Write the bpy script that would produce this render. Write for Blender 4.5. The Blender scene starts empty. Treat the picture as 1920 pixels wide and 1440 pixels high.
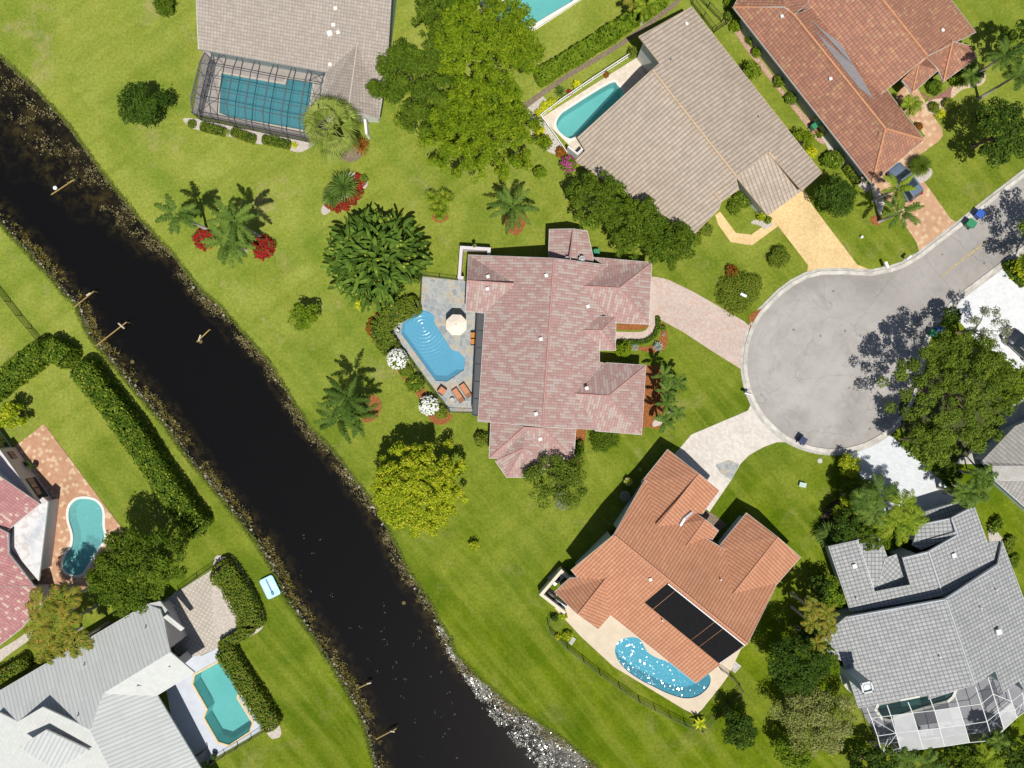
import bpy, math, random
import numpy as np
from mathutils import Vector, geometry
random.seed(7); rs = np.random.RandomState(11)
S = 0.06; H = 90.0                      # metres per photo pixel at the ground, camera height
sc = bpy.context.scene
# ---------------- camera, sky, sun, exposure
cam = bpy.data.cameras.new('camera'); camo = bpy.data.objects.new('camera', cam)
sc.collection.objects.link(camo); camo.location = (0, 0, H)
cam.sensor_width = 36; cam.lens = 18/(57.6/H); cam.clip_end = 5000; sc.camera = camo
w = bpy.data.worlds.new('World'); sc.world = w; w.use_nodes = True
bg = w.node_tree.nodes['Background']; sk = w.node_tree.nodes.new('ShaderNodeTexSky')
sk.sky_type = 'NISHITA'; sk.sun_disc = False
SUNV = Vector((0.093, -0.413, 1)).normalized()
sk.sun_elevation = math.asin(SUNV.z); sk.sun_rotation = math.radians(167)
w.node_tree.links.new(sk.outputs[0], bg.inputs[0]); bg.inputs[1].default_value = 0.06
sl = bpy.data.lights.new('sun', 'SUN'); sl.energy = 4.3; sl.angle = math.radians(0.5); sl.color = (1, 0.965, 0.90)
slo = bpy.data.objects.new('sun', sl); sc.collection.objects.link(slo)
slo.rotation_euler = SUNV.to_track_quat('Z', 'Y').to_euler(); slo.location = (10, -40, 95)
sc.view_settings.view_transform = 'Standard'; sc.view_settings.look = 'None'
sc.view_settings.exposure = 0.17; sc.view_settings.gamma = 1
# ---------------- node helper
class NT:
    def __init__(s, name):
        s.m = bpy.data.materials.new(name); s.m.use_nodes = True; s.t = s.m.node_tree
        s.t.nodes.clear(); s.out = s.t.nodes.new('ShaderNodeOutputMaterial')
    def n(s, ty, ins=None, **kw):
        nd = s.t.nodes.new('ShaderNode' + ty)
        for k, v in kw.items(): setattr(nd, k, v)
        for k, v in (ins or {}).items(): s.set(nd.inputs[k], v)
        return nd
    def set(s, sock, v):
        if isinstance(v, bpy.types.NodeSocket): s.t.links.new(v, sock)
        elif isinstance(v, (tuple, list)) and sock.type == 'RGBA': sock.default_value = tuple(v[:3]) + (1,)
        else: sock.default_value = v
    def m_(s, op, a, b=0.0, c=None):
        nd = s.n('Math', operation=op); s.set(nd.inputs[0], a); s.set(nd.inputs[1], b)
        if c is not None: s.set(nd.inputs[2], c)
        return nd.outputs[0]
    def mix(s, f, a, b, bl='MIX'):
        nd = s.n('Mix', data_type='RGBA', blend_type=bl)
        s.set(nd.inputs[0], f); s.set(nd.inputs[6], a); s.set(nd.inputs[7], b); return nd.outputs[2]
    def ramp(s, f, lo, hi):
        nd = s.n('MapRange', clamp=True); s.set(nd.inputs[0], f); s.set(nd.inputs[1], lo); s.set(nd.inputs[2], hi); return nd.outputs[0]
    def noise(s, sc_, det=3, vec=None, rough=0.55, dist=0.0):
        nd = s.n('TexNoise', {'Scale': sc_, 'Detail': det, 'Roughness': rough, 'Distortion': dist})
        s.set(nd.inputs['Vector'], vec if vec is not None else s.pos()); return nd.outputs[0]
    def pos(s):
        if not hasattr(s, 'p'): s.p = s.n('NewGeometry').outputs['Position']
        return s.p
    def vscale(s, v, xyz, rotz=0.0):
        if rotz: v = s.n('Mapping', {'Vector': v, 'Rotation': (0, 0, rotz)}).outputs[0]
        return s.n('Mapping', {'Vector': v, 'Scale': xyz}).outputs[0]
    def prin(s, col, rough=0.7, spec=0.3, bump=None, bs=0.3, bd=0.05, metal=0.0):
        p = s.n('BsdfPrincipled', {'Base Color': col, 'Roughness': rough, 'Specular IOR Level': spec, 'Metallic': metal})
        if bump is not None:
            b = s.n('Bump', {'Height': bump, 'Strength': bs, 'Distance': bd}); s.t.links.new(b.outputs[0], p.inputs['Normal'])
        s.t.links.new(p.outputs[0], s.out.inputs[0]); return p
MATS = {}
def plain(name, col, rough=0.7, spec=0.3, var=0.12, sc_=3.0, metal=0.0):
    if name in MATS: return MATS[name]
    t = NT(name); f = t.noise(sc_, 4)
    d = tuple(c*(1-var) for c in col); l = tuple(min(1, c*(1+var)) for c in col)
    t.prin(t.mix(t.ramp(f, .3, .7), d, l), rough, spec, metal=metal); MATS[name] = t.m; return t.m
def leafmat(name, c1, c2, c3=None, f3=0.0, trans=0.16):
    t = NT(name); a = t.n('Attribute', attribute_name='rnd').outputs['Fac']
    col = t.mix(a, c1, c2)
    if c3: col = t.mix(t.m_('GREATER_THAN', t.m_('FRACT', t.m_('MULTIPLY', a, 7.31)), 1-f3), col, c3)
    p = t.prin(col, 0.6, 0.10)
    tr = t.n('BsdfTranslucent', {'Color': col}); ms = t.n('MixShader', {'Fac': trans})
    t.t.links.new(p.outputs[0], ms.inputs[1]); t.t.links.new(tr.outputs[0], ms.inputs[2]); t.t.links.new(ms.outputs[0], t.out.inputs[0])
    MATS[name] = t.m; return t.m
def tiles(name, cA, cB, su, sv, cC=None, fC=0.0, groove=0.35, course=0.2, bs=0.6, stain=0.25, blot=0.0, stagger=False, rough=0.75):
    """clay / concrete roof tiles laid in the roof's own metres: u along the eave, v down the slope"""
    t = NT(name); uv = t.n('UVMap').outputs[0]; sp = t.n('SeparateXYZ', {0: uv})
    v = t.m_('DIVIDE', sp.outputs[1], sv); fv = t.m_('FLOOR', v)
    u = t.m_('DIVIDE', sp.outputs[0], su)
    if stagger: u = t.m_('ADD', u, t.m_('MULTIPLY', fv, 0.5))
    fu = t.m_('FLOOR', u)
    cell = t.n('CombineXYZ', {0: fu, 1: fv}).outputs[0]
    wn = t.n('TexWhiteNoise', {'Vector': cell}, noise_dimensions='2D').outputs[0]
    if blot:      # tiles of one batch lie in short runs down the slope
        cell2 = t.n('CombineXYZ', {0: fu, 1: t.m_('FLOOR', t.m_('DIVIDE', t.m_('ADD', v, t.m_('MULTIPLY', fu, 1.37)), blot))}).outputs[0]
        wn2 = t.n('TexWhiteNoise', {'Vector': cell2}, noise_dimensions='2D').outputs[0]
    else: wn2 = wn
    col = t.mix(wn, cA, cB)
    if cC: 
        nz = t.noise(0.55, 2, vec=uv)
        col = t.mix(t.m_('GREATER_THAN', t.m_('ADD', wn2, t.m_('MULTIPLY', t.m_('SUBTRACT', nz, .5), .5)), 1-fC), col, cC)
    bar = t.m_('SINE', t.m_('MULTIPLY', t.m_('FRACT', u), math.pi))       # rounded barrel
    lap = t.m_('FRACT', v)
    g = t.m_('MULTIPLY', t.ramp(bar, 0.0, 0.55), 1.0)
    gd = t.m_('MULTIPLY', t.m_('SUBTRACT', 1.0, g), groove)
    ld = t.m_('MULTIPLY', t.m_('GREATER_THAN', lap, 0.8), course)
    col = t.mix(t.m_('MAXIMUM', gd, ld), col, tuple(c*0.28 for c in cA))
    st = t.ramp(t.noise(0.22, 5, dist=.6), .42, .72); st2 = t.ramp(t.noise(1.7, 5), .4, .8)
    col = t.mix(t.m_('MULTIPLY', t.m_('MAXIMUM', st, st2), stain), col, tuple(c*0.45 for c in cA))
    hgt = t.m_('ADD', bar, t.m_('MULTIPLY', t.m_('SUBTRACT', 1.0, lap), 0.5))
    t.prin(col, rough, 0.3, bump=hgt, bs=bs, bd=0.06); MATS[name] = t.m; return t.m
def pavers(name, cA, cB, su, sv, rot=0.0, gap=0.35, cC=None, fC=.2, stain=.2, dots=False):
    t = NT(name); vec = t.vscale(t.pos(), (1, 1, 1), rot); sp = t.n('SeparateXYZ', {0: vec})
    v = t.m_('DIVIDE', sp.outputs[1], sv); fv = t.m_('FLOOR', v); u = t.m_('ADD', t.m_('DIVIDE', sp.outputs[0], su), t.m_('MULTIPLY', fv, 0.0 if dots else 0.5)); fu = t.m_('FLOOR', u)
    wn = t.n('TexWhiteNoise', {'Vector': t.n('CombineXYZ', {0: fu, 1: fv}).outputs[0]}, noise_dimensions='2D').outputs[0]
    col = t.mix(wn, cA, cB)
    if cC: col = t.mix(t.m_('GREATER_THAN', wn, 1-fC), col, cC)
    a = t.m_('ABSOLUTE', t.m_('SUBTRACT', t.m_('FRACT', u), .5)); b = t.m_('ABSOLUTE', t.m_('SUBTRACT', t.m_('FRACT', v), .5))
    if dots: f = t.m_('MULTIPLY', t.m_('LESS_THAN', t.m_('MAXIMUM', a, b), .22), 1.0); col = t.mix(f, col, tuple(min(1, c*1.45) for c in cA))
    f = t.m_('MULTIPLY', t.m_('GREATER_THAN', t.m_('MAXIMUM', a, b), .46), gap)
    col = t.mix(f, col, tuple(c*.35 for c in cA))
    st = t.ramp(t.noise(0.35, 5, dist=.5), .4, .75); col = t.mix(t.m_('MULTIPLY', st, stain), col, tuple(c*.5 for c in cA))
    t.prin(col, .8, .25, bump=t.noise(9, 3), bs=.2, bd=.02); MATS[name] = t.m; return t.m
# ---------------- materials
def mk_lawn():
    t = NT('lawn'); p = t.pos(); sp = t.n('SeparateXYZ', {0: p})
    big = t.noise(0.045, 5, rough=.6, dist=.4); mid = t.noise(.35, 5, rough=.65); fine = t.noise(3.2, 4, rough=.7); hair = t.noise(14, 2, rough=.7)
    # lots to the north-west are thinner and yellower turf than the watered lots to the south-east
    lot = t.ramp(t.m_('ADD', t.m_('ADD', t.m_('MULTIPLY', sp.outputs[0], -.007), t.m_('MULTIPLY', sp.outputs[1], .0125)), t.m_('MULTIPLY', t.m_('SUBTRACT', big, .5), 1.5)), -.45, .5)
    col = t.mix(lot, (.088, .134, .005), (.215, .258, .036))
    col = t.mix(t.ramp(mid, .36, .66), col, t.mix(lot, (.150, .196, .010), (.285, .315, .062)))
    col = t.mix(t.m_('MULTIPLY', t.ramp(t.noise(.11, 4, dist=.8), .46, .66), .65), col, t.mix(lot, (.050, .096, .003), (.130, .200, .020)))
    st = t.noise(1.0, 3, vec=t.vscale(p, (.06, .75, 1), math.radians(50)), rough=.5)          # mower passes
    col = t.mix(t.m_('MULTIPLY', t.ramp(st, .45, .60), .36), col, (.25, .27, .04))
    st = t.noise(1.0, 3, vec=t.vscale(p, (.05, .6, 1), math.radians(-35)), rough=.5)
    col = t.mix(t.m_('MULTIPLY', t.ramp(st, .50, .66), .22), col, (.075, .14, .006))
    dry = t.m_('MULTIPLY', t.ramp(t.noise(.16, 6, rough=.7, dist=.3), .57, .72), t.m_('ADD', .25, t.m_('MULTIPLY', lot, .45)))
    col = t.mix(dry, col, (.36, .30, .14))
    g = t.m_('ADD', t.m_('MULTIPLY', fine, .62), t.m_('MULTIPLY', hair, .55))
    col = t.mix(1.0, col, t.n('CombineColor', {0: t.ramp2(g), 1: t.ramp2(g), 2: t.ramp2(g)}).outputs[0], 'MULTIPLY')
    # canal bank and bed, by height of the ground
    z = sp.outputs[2]
    dirt = t.mix(t.ramp(t.noise(1.6, 5), .35, .65), (.035, .036, .014), (.16, .14, .07))
    shal = t.mix(t.ramp(t.noise(.9, 6, dist=.3, rough=.7), .45, .62), (.03, .026, .010), (.36, .31, .12))
    bed = t.mix(t.ramp(z, -1.20, -.70), (.010, .008, .006), shal)
    c2 = t.mix(t.ramp(t.m_('ADD', z, t.m_('MULTIPLY', t.m_('SUBTRACT', fine, .5), .12)), -.07, -.03), dirt, col)
    c3 = t.mix(t.ramp(z, -.62, -.5), bed, c2)
    t.prin(c3, .9, .0, bump=t.m_('ADD', hair, fine), bs=.55, bd=.08); return t.m
def ramp2(s, f):
    nd = s.n('MapRange', clamp=True); s.set(nd.inputs[0], f); s.set(nd.inputs[1], .35); s.set(nd.inputs[2], .85); s.set(nd.inputs[3], .52); s.set(nd.inputs[4], 1.45); return nd.outputs[0]
NT.ramp2 = ramp2
def mk_water(name, tint, bscale, bstr, rough=.03, rings=None, base=None, bm=.5, bd=.08, facet=0):
    """clear water: straight-through body with a Fresnel mirror skin, rippled"""
    t = NT(name); p = t.pos()
    h = t.noise(bscale, 3, rough=.55, dist=.5)
    if rings:
        for (x, y, f, a) in rings:
            d = t.n('VectorMath', {0: p, 1: (x, y, 0)}, operation='DISTANCE').outputs['Value']
            h = t.m_('ADD', h, t.m_('MULTIPLY', t.m_('MULTIPLY', t.m_('SINE', t.m_('MULTIPLY', d, f)), a), t.m_('SUBTRACT', 1.0, t.ramp(d, 0.0, 5.5))))
    if facet:      # choppy wavelets: small cones of water that each catch the sun at one spot
        vo = t.n('TexVoronoi', {'Scale': facet, 'Vector': t.n('VectorMath', {0: p, 1: t.n('VectorMath', {0: t.n('TexNoise', {'Scale': 1.3, 'Vector': p}).outputs[1], 3: .5}, operation='SCALE').outputs[0]}, operation='ADD').outputs[0]}).outputs[0]
        h = t.m_('ADD', vo, t.m_('MULTIPLY', h, .5))
    b = t.n('Bump', {'Height': h, 'Strength': bstr, 'Distance': bd}).outputs[0]
    tr = t.n('BsdfTransparent', {'Color': tint}); gl = t.n('BsdfGlossy', {'Roughness': rough, 'Color': (1, 1, 1), 'Normal': b})
    fr = t.n('Fresnel', {'IOR': 1.33, 'Normal': b}); ms = t.n('MixShader', {0: fr.outputs[0]})
    if base:
        df = t.n('BsdfDiffuse', {'Color': base, 'Normal': b}); m2 = t.n('MixShader', {0: bm})
        t.t.links.new(tr.outputs[0], m2.inputs[1]); t.t.links.new(df.outputs[0], m2.inputs[2]); first = m2
    else: first = tr
    t.t.links.new(first.outputs[0], ms.inputs[1]); t.t.links.new(gl.outputs[0], ms.inputs[2]); t.t.links.new(ms.outputs[0], t.out.inputs[0])
    MATS[name] = t.m; return t.m
def mk_asphalt():
    t = NT('asphalt'); a = t.noise(.12, 6, dist=.6, rough=.6); b = t.noise(25, 3); c = t.noise(1.1, 5, rough=.7)
    col = t.mix(t.ramp(a, .35, .68), (.31, .292, .272), (.44, .415, .39))
    col = t.mix(t.m_('MULTIPLY', t.ramp(c, .5, .75), .35), col, (.20, .185, .17)); col = t.mix(t.m_('MULTIPLY', t.ramp(t.noise(.28, 5, rough=.7, dist=1.2), .52, .7), .45), col, (.21, .195, .18)); col = t.mix(t.m_('MULTIPLY', t.ramp(t.noise(1, 3, vec=t.vscale(t.pos(), (.5, .07, 1), .7), rough=.6), .5, .7), .35), col, (.44, .42, .39))
    col = t.mix(t.m_('MULTIPLY', t.ramp(t.noise(.5, 3, dist=1.5), .66, .78), .5), col, (.42, .39, .34))
    dc = t.n('VectorMath', {0: t.pos(), 1: (36.06, 2.34, 0)}, operation='DISTANCE').outputs['Value']
    arcs = t.noise(1.0, 3, vec=t.n('CombineXYZ', {0: t.m_('MULTIPLY', dc, 2.6)}).outputs[0], rough=.7)
    col = t.mix(t.m_('MULTIPLY', t.m_('MULTIPLY', t.ramp(arcs, .52, .66), t.ramp(a, .44, .62)), t.m_('MULTIPLY', t.ramp(dc, 3.5, 6.0), .24)), col, (.20, .185, .17))
    col = t.mix(t.m_('MULTIPLY', t.ramp(dc, 8.3, 9.8), .30), col, (.22, .20, .175))      # gutter dirt
    spot = t.n('TexVoronoi', {'Vector': t.pos(), 'Scale': .45, 'Randomness': 1.0}).outputs[0]
    col = t.mix(t.m_('MULTIPLY', t.m_('LESS_THAN', spot, .07), .55), col, (.09, .08, .075))
    cr = t.n('TexVoronoi', {'Vector': t.n('VectorMath', {0: t.pos(), 1: t.n('VectorMath', {0: t.n('TexNoise', {'Scale': .5, 'Vector': t.pos()}).outputs[1], 3: 1.6}, operation='SCALE').outputs[0]}, operation='ADD').outputs[0], 'Scale': .12}, feature='DISTANCE_TO_EDGE').outputs[0]
    col = t.mix(t.m_('MULTIPLY', t.m_('LESS_THAN', cr, .003), .30), col, (.10, .09, .08))
    col = t.mix(t.m_('MULTIPLY', t.ramp(b, .4, .7), .18), col, (.13, .12, .11))
    t.prin(col, .9, .2, bump=b, bs=.3, bd=.02); return t.m
def mk_flag():
    t = NT('flagstone'); vo = t.n('TexVoronoi', {'Scale': 1.55, 'Vector': t.pos(), 'Randomness': .9})
    ed = t.n('TexVoronoi', {'Scale': 1.55, 'Vector': t.pos(), 'Randomness': .9}, feature='DISTANCE_TO_EDGE').outputs[0]
    sep = t.n('SeparateColor', {0: vo.outputs['Color']})
    col = t.mix(sep.outputs[0], (.24, .265, .28), (.37, .38, .355)); col = t.mix(t.m_('GREATER_THAN', sep.outputs[1], .72), col, (.40, .35, .27))
    col = t.mix(t.m_('MULTIPLY', t.ramp(t.noise(2.5, 5), .4, .7), .35), col, (.17, .18, .19))
    col = t.mix(t.m_('LESS_THAN', ed, .03), col, (.40, .385, .35)); t.prin(col, .75, .3, bump=t.noise(4, 4), bs=.3, bd=.03); return t.m
lawnM = mk_lawn(); asphM = mk_asphalt(); flagM = mk_flag()
canalM = mk_water('canal_water', (.60, .56, .46), .9, .05, .05, base=(.009, .0085, .008), bm=.45)
LF = dict(
 deep=leafmat('leaf_deep', (.034, .075, .005), (.135, .200, .012)),
 dark=leafmat('leaf_dark', (.018, .046, .005), (.080, .138, .013)),
 mid=leafmat('leaf_mid', (.080, .145, .006), (.195, .275, .016)),
 bright=leafmat('leaf_bright', (.068, .128, .004), (.205, .285, .009), (.28, .32, .01), .06),
 golden=leafmat('leaf_golden', (.120, .200, .005), (.42, .48, .016), (.58, .50, .05), .14),
 olive=leafmat('leaf_olive', (.050, .092, .006), (.180, .245, .025)),
 grey=leafmat('leaf_grey', (.15, .17, .095), (.36, .37, .25)),
 wisp=leafmat('leaf_wisp', (.16, .185, .030), (.34, .35, .12)),
 hedge=leafmat('leaf_hedge', (.034, .084, .006), (.150, .220, .014), (.30, .34, .04), .10),
 clip=leafmat('leaf_clipped', (.085, .135, .010), (.185, .240, .022), (.30, .20, .05), .05),
 yellow=leafmat('leaf_yellow', (.40, .42, .012), (.66, .62, .03), (.28, .36, .01), .25),
 palm=leafmat('frond_green', (.035, .085, .012), (.185, .265, .042)),
 palmd=leafmat('frond_dark', (.026, .066, .008), (.125, .195, .030)),
 palmy=leafmat('frond_yellow', (.09, .165, .008), (.25, .33, .022), (.36, .33, .04), .08),
 palmb=leafmat('frond_bronze', (.085, .135, .010), (.25, .26, .030), (.36, .22, .04), .22),
 fan=leafmat('fan_frond', (.13, .19, .018), (.42, .46, .12)),
 banana=leafmat('paddle_leaf', (.020, .058, .007), (.150, .240, .030), (.40, .38, .05), .02),
 red=leafmat('leaf_red', (.22, .008, .010), (.46, .022, .030), (.07, .12, .01), .24),
 rust=leafmat('leaf_rust', (.20, .060, .012), (.36, .13, .02), (.08, .12, .01), .2),
 pink=leafmat('flower_pink', (.45, .02, .22), (.62, .06, .38), (.08, .14, .01), .3),
 white=leafmat('flower_white', (.72, .73, .66), (.86, .86, .82), trans=.1),
 agave=leafmat('leaf_agave', (.20, .27, .21), (.42, .47, .40)),
 weed=leafmat('weed_dry', (.16, .13, .050), (.46, .38, .20), (.14, .16, .03), .2),
 algae=leafmat('weed_gold', (.13, .11, .014), (.34, .26, .035), (.10, .10, .02), .4))
barkM = plain('bark', (.16, .125, .09), .9, .1, .35, 6); palebark = plain('bark_pale', (.36, .33, .28), .85, .1, .2, 5)
stucco = plain('stucco_white', (.62, .61, .58), .85, .2, .06, .8); stuccoG = plain('stucco_grey', (.26, .31, .30), .85, .2, .08, .8)
stuccoB = plain('stucco_pale_blue', (.42, .50, .52), .85, .2, .06, .8); stuccoC = plain('stucco_cream', (.62, .56, .44), .85, .2, .06, .8); stuccoL = plain('stucco_lilac', (.60, .55, .55), .85, .2, .06, .8)
whiteM = plain('white_paint', (.80, .80, .78), .5, .4, .03); fasciaM = plain('fascia_white', (.66, .65, .62), .6, .3, .05)
blackM = plain('black_metal', (.018, .018, .020), .5, .4, .1); bronzeM = plain('bronze_frame', (.085, .09, .10), .45, .5, .1)
glassM = plain('window_glass', (.03, .045, .055), .08, .8, .3, 1.5); greyM = plain('grey_metal', (.36, .37, .38), .45, .5, .1, metal=.3)
concM = plain('concrete', (.43, .41, .37), .85, .2, .22, 1.2); kerbM = plain('kerb_concrete', (.50, .47, .42), .85, .2, .28, 1.0)
mulchM = plain('mulch_orange', (.26, .10, .035), .95, .05, .45, 7); soilM = plain('soil_bed', (.20, .155, .11), .95, .05, .35, 5)
gravelM = plain('gravel', (.46, .41, .36), .9, .15, .3, 9); rockM = plain('rock_pale', (.50, .47, .41), .85, .2, .35, 6)
orangeM = plain('cushion_orange', (.52, .20, .045), .85, .2, .15, 6); tanM = plain('cushion_terracotta', (.48, .215, .115), .85, .2, .12, 6); brownM = plain('wicker_brown', (.045, .03, .022), .7, .3, .3, 9)
creamM = plain('canvas_cream', (.74, .65, .53), .85, .15, .05, 2); woodM = plain('post_wood', (.33, .23, .08), .85, .2, .3, 4)
terra = plain('terracotta_pot', (.42, .15, .07), .8, .2, .2, 5); tyreM = plain('tyre_rubber', (.02, .02, .02), .9, .2, .1)
# ---------------- geometry helpers
def G(px, py, z=0.0):
    k = (1 - z/H)*S
    return ((px-960)*k, (720-py)*k)
def P3(px, py, z): x, y = G(px, py, z); return Vector((x, y, z))
def tag(o, label=None, cat=None, group=None, kind=None):
    for k, v in (('label', label), ('category', cat), ('group', group), ('kind', kind)):
        if v: o[k] = v
    return o
def empty(name, loc, rz=0.0, label=None, cat=None, group=None):
    o = bpy.data.objects.new(name, None); sc.collection.objects.link(o); o.location = loc; o.rotation_euler = (0, 0, rz); o.empty_display_size = .3
    return tag(o, label, cat, group)
def link(name, me, mat, parent=None, loc=(0, 0, 0), rz=0.0):
    if mat is not None and not len(me.materials): me.materials.append(mat)
    o = bpy.data.objects.new(name, me); sc.collection.objects.link(o); o.location = loc; o.rotation_euler = (0, 0, rz)
    if parent: o.parent = parent
    return o
class MB:
    """collects boxes, tubes, prisms; build() links them as one mesh object"""
    def __init__(s): s.v = []; s.f = []
    def add(s, vs, fs):
        k = len(s.v); s.v += [tuple(v) for v in vs]; s.f += [tuple(i+k for i in f) for f in fs]; return s
    def box(s, c, d, rz=0.0, taper=1.0):
        cx, cy, cz = c; a, b, h = d[0]/2, d[1]/2, d[2]; cs, sn = math.cos(rz), math.sin(rz); vs = []
        for z, k in ((0, 1), (h, taper)):
            for x, y in ((-a, -b), (a, -b), (a, b), (-a, b)): vs.append((cx+(x*cs-y*sn)*k, cy+(x*sn+y*cs)*k, cz+z))
        return s.add(vs, [(3, 2, 1, 0), (4, 5, 6, 7), (0, 1, 5, 4), (1, 2, 6, 5), (2, 3, 7, 6), (3, 0, 4, 7)])
    def tube(s, pts, rad, n=6, cap=True):
        pts = [Vector(p) for p in pts]; rad = rad if isinstance(rad, (list, tuple)) else [rad]*len(pts); rings = []
        for i, p in enumerate(pts):
            t = (pts[min(i+1, len(pts)-1)]-pts[max(i-1, 0)]).normalized(); a = t.cross(Vector((0, 0, 1)))
            if a.length < .05: a = t.cross(Vector((1, 0, 0)))
            a.normalize(); b = t.cross(a)
            rings.append([p+(a*math.cos(2*math.pi*j/n)+b*math.sin(2*math.pi*j/n))*rad[i] for j in range(n)])
        vs = [v for r in rings for v in r]; fs = []
        for i in range(len(pts)-1):
            for j in range(n): fs.append((i*n+j, i*n+(j+1) % n, (i+1)*n+(j+1) % n, (i+1)*n+j))
        if cap: fs += [tuple(range(n)), tuple(range((len(pts)-1)*n+n-1, (len(pts)-1)*n-1, -1))]
        return s.add(vs, fs)
    def prism(s, loop, z0, z1, holes=None, top_only=False):
        loops = [[Vector((x, y, 0)) for x, y in loop]] + [[Vector((x, y, 0)) for x, y in h] for h in (holes or [])]
        tri = geometry.tessellate_polygon(loops); flat = [v for l in loops for v in l]; n = len(flat); tf = []
        for t in tri:
            a, b, c = [flat[i] for i in t]
            tf.append(t if (b-a).cross(c-a).z > 0 else (t[0], t[2], t[1]))
        vs = [(v.x, v.y, z1) for v in flat]; fs = list(tf)
        if not top_only:
            vs += [(v.x, v.y, z0) for v in flat]; k = 0
            for l in loops:
                m = len(l)
                for i in range(m): fs.append((k+i, k+(i+1) % m, n+k+(i+1) % m, n+k+i))
                k += m
            fs += [(a+n, c+n, b+n) for a, b, c in tf]
        return s.add(vs, fs)
    def lathe(s, c, prof, n=16):
        vs = []; fs = []
        for r, z in prof:
            for j in range(n): vs.append((c[0]+r*math.cos(2*math.pi*j/n), c[1]+r*math.sin(2*math.pi*j/n), c[2]+z))
        for i in range(len(prof)-1):
            for j in range(n): fs.append((i*n+j, i*n+(j+1) % n, (i+1)*n+(j+1) % n, (i+1)*n+j))
        fs += [tuple(range(n-1, -1, -1)), tuple(range((len(prof)-1)*n, len(prof)*n))]
        return s.add(vs, fs)
    def build(s, name, mat, parent=None, smooth=False, loc=(0, 0, 0), rz=0.0, label=None, bevel=0.0):
        me = bpy.data.meshes.new(name); me.from_pydata(s.v, [], s.f); me.update()
        if smooth: me.polygons.foreach_set('use_smooth', [True]*len(me.polygons))
        o = link(name, me, mat, parent, loc, rz)
        if bevel: b = o.modifiers.new('bevel', 'BEVEL'); b.width = bevel; b.segments = 2
        if label: o['label'] = label
        return o
def smooth_loop(pts, closed=True, sub=5):
    n = len(pts); out = []
    rng = range(n) if closed else range(n-1)
    for i in rng:
        p = [pts[(i+k) % n] if closed else pts[min(max(i+k, 0), n-1)] for k in (-1, 0, 1, 2)]
        for j in range(sub):
            t = j/sub
            out.append(tuple(.5*((2*p[1][c])+(-p[0][c]+p[2][c])*t+(2*p[0][c]-5*p[1][c]+4*p[2][c]-p[3][c])*t*t+(-p[0][c]+3*p[1][c]-3*p[2][c]+p[3][c])*t**3) for c in range(2)))
    if not closed: out.append(tuple(pts[-1]))
    return out
def gp(pts, z=0.0): return [G(x, y, z) for x, y in pts]
def area(l): return sum(l[i][0]*l[(i+1) % len(l)][1]-l[(i+1) % len(l)][0]*l[i][1] for i in range(len(l)))/2
def offset(loop, d, closed=True):
    """move a loop (counter-clockwise) inwards by d, or a polyline to its left"""
    n = len(loop); out = []
    for i in range(n):
        p = Vector(loop[i][:2]); a = Vector(loop[(i-1) % n][:2]); b = Vector(loop[(i+1) % n][:2])
        if not closed and i == 0: a = p-(b-p)
        if not closed and i == n-1: b = p+(p-a)
        e1 = (p-a).normalized(); e2 = (b-p).normalized(); n1 = Vector((-e1.y, e1.x)); n2 = Vector((-e2.y, e2.x)); m = n1+n2
        if m.length < 1e-4: m = n1
        m.normalize(); k = max(.35, m.dot(n1)); out.append((p.x+m.x*d/k, p.y+m.y*d/k))
    return out
def ccw(l): return l if area(l) > 0 else l[::-1]
def sheet(name, pts, z, mat, holes=None, smooth=False, th=None, kind='structure', world=False, sub=5):
    l = pts if world else gp(pts)
    if smooth: l = smooth_loop(l, sub=sub)
    o = MB().prism(l, z-(th or z+.05), z, holes).build(name, mat); return tag(o, kind=kind)
def band(pts, wd, z0, z1, closed=False, mb=None):
    """a strip of width wd centred on a world polyline"""
    a = offset(pts, wd/2, closed); b = offset(pts, -wd/2, closed); n = len(pts); mb = mb or MB(); vs = []; fs = []
    for i in range(n): vs += [(a[i][0], a[i][1], z0), (a[i][0], a[i][1], z1), (b[i][0], b[i][1], z1), (b[i][0], b[i][1], z0)]
    for i in range(n if closed else n-1):
        j = (i+1) % n
        for k in range(4): fs.append((i*4+k, i*4+(k+1) % 4, j*4+(k+1) % 4, j*4+k))
    if not closed: fs += [(0, 3, 2, 1), (n*4-4, n*4-3, n*4-2, n*4-1)]
    return mb.add(vs, fs)
# ---------------- foliage
def leafmesh(name, c, nrm, L, W, rnd, tang=None):
    n = len(c); r = rs.randn(n, 3) if tang is None else tang
    nrm = nrm/np.maximum(1e-6, np.linalg.norm(nrm, axis=1))[:, None]
    t = r-(r*nrm).sum(1)[:, None]*nrm; t /= np.maximum(1e-6, np.linalg.norm(t, axis=1))[:, None]; b = np.cross(nrm, t)
    L = np.broadcast_to(L, (n,))[:, None]; W = np.broadcast_to(W, (n,))[:, None]
    v = np.stack([c-t*L, c+b*W-t*L*.1, c+t*L, c-b*W-t*L*.1], 1).reshape(-1, 3)
    return quads(name, v, rnd)
def quads(name, v, rnd):
    n = len(v)//4; me = bpy.data.meshes.new(name); me.vertices.add(4*n); me.vertices.foreach_set('co', v.astype(np.float32).ravel())
    me.loops.add(4*n); me.loops.foreach_set('vertex_index', np.arange(4*n, dtype=np.int32))
    me.polygons.add(n); me.polygons.foreach_set('loop_start', np.arange(0, 4*n, 4, dtype=np.int32)); me.polygons.foreach_set('loop_total', np.full(n, 4, np.int32))
    at = me.attributes.new('rnd', 'FLOAT', 'FACE'); at.data.foreach_set('value', np.clip(rnd, 0, 1).astype(np.float32)); me.update(); return me
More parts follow.
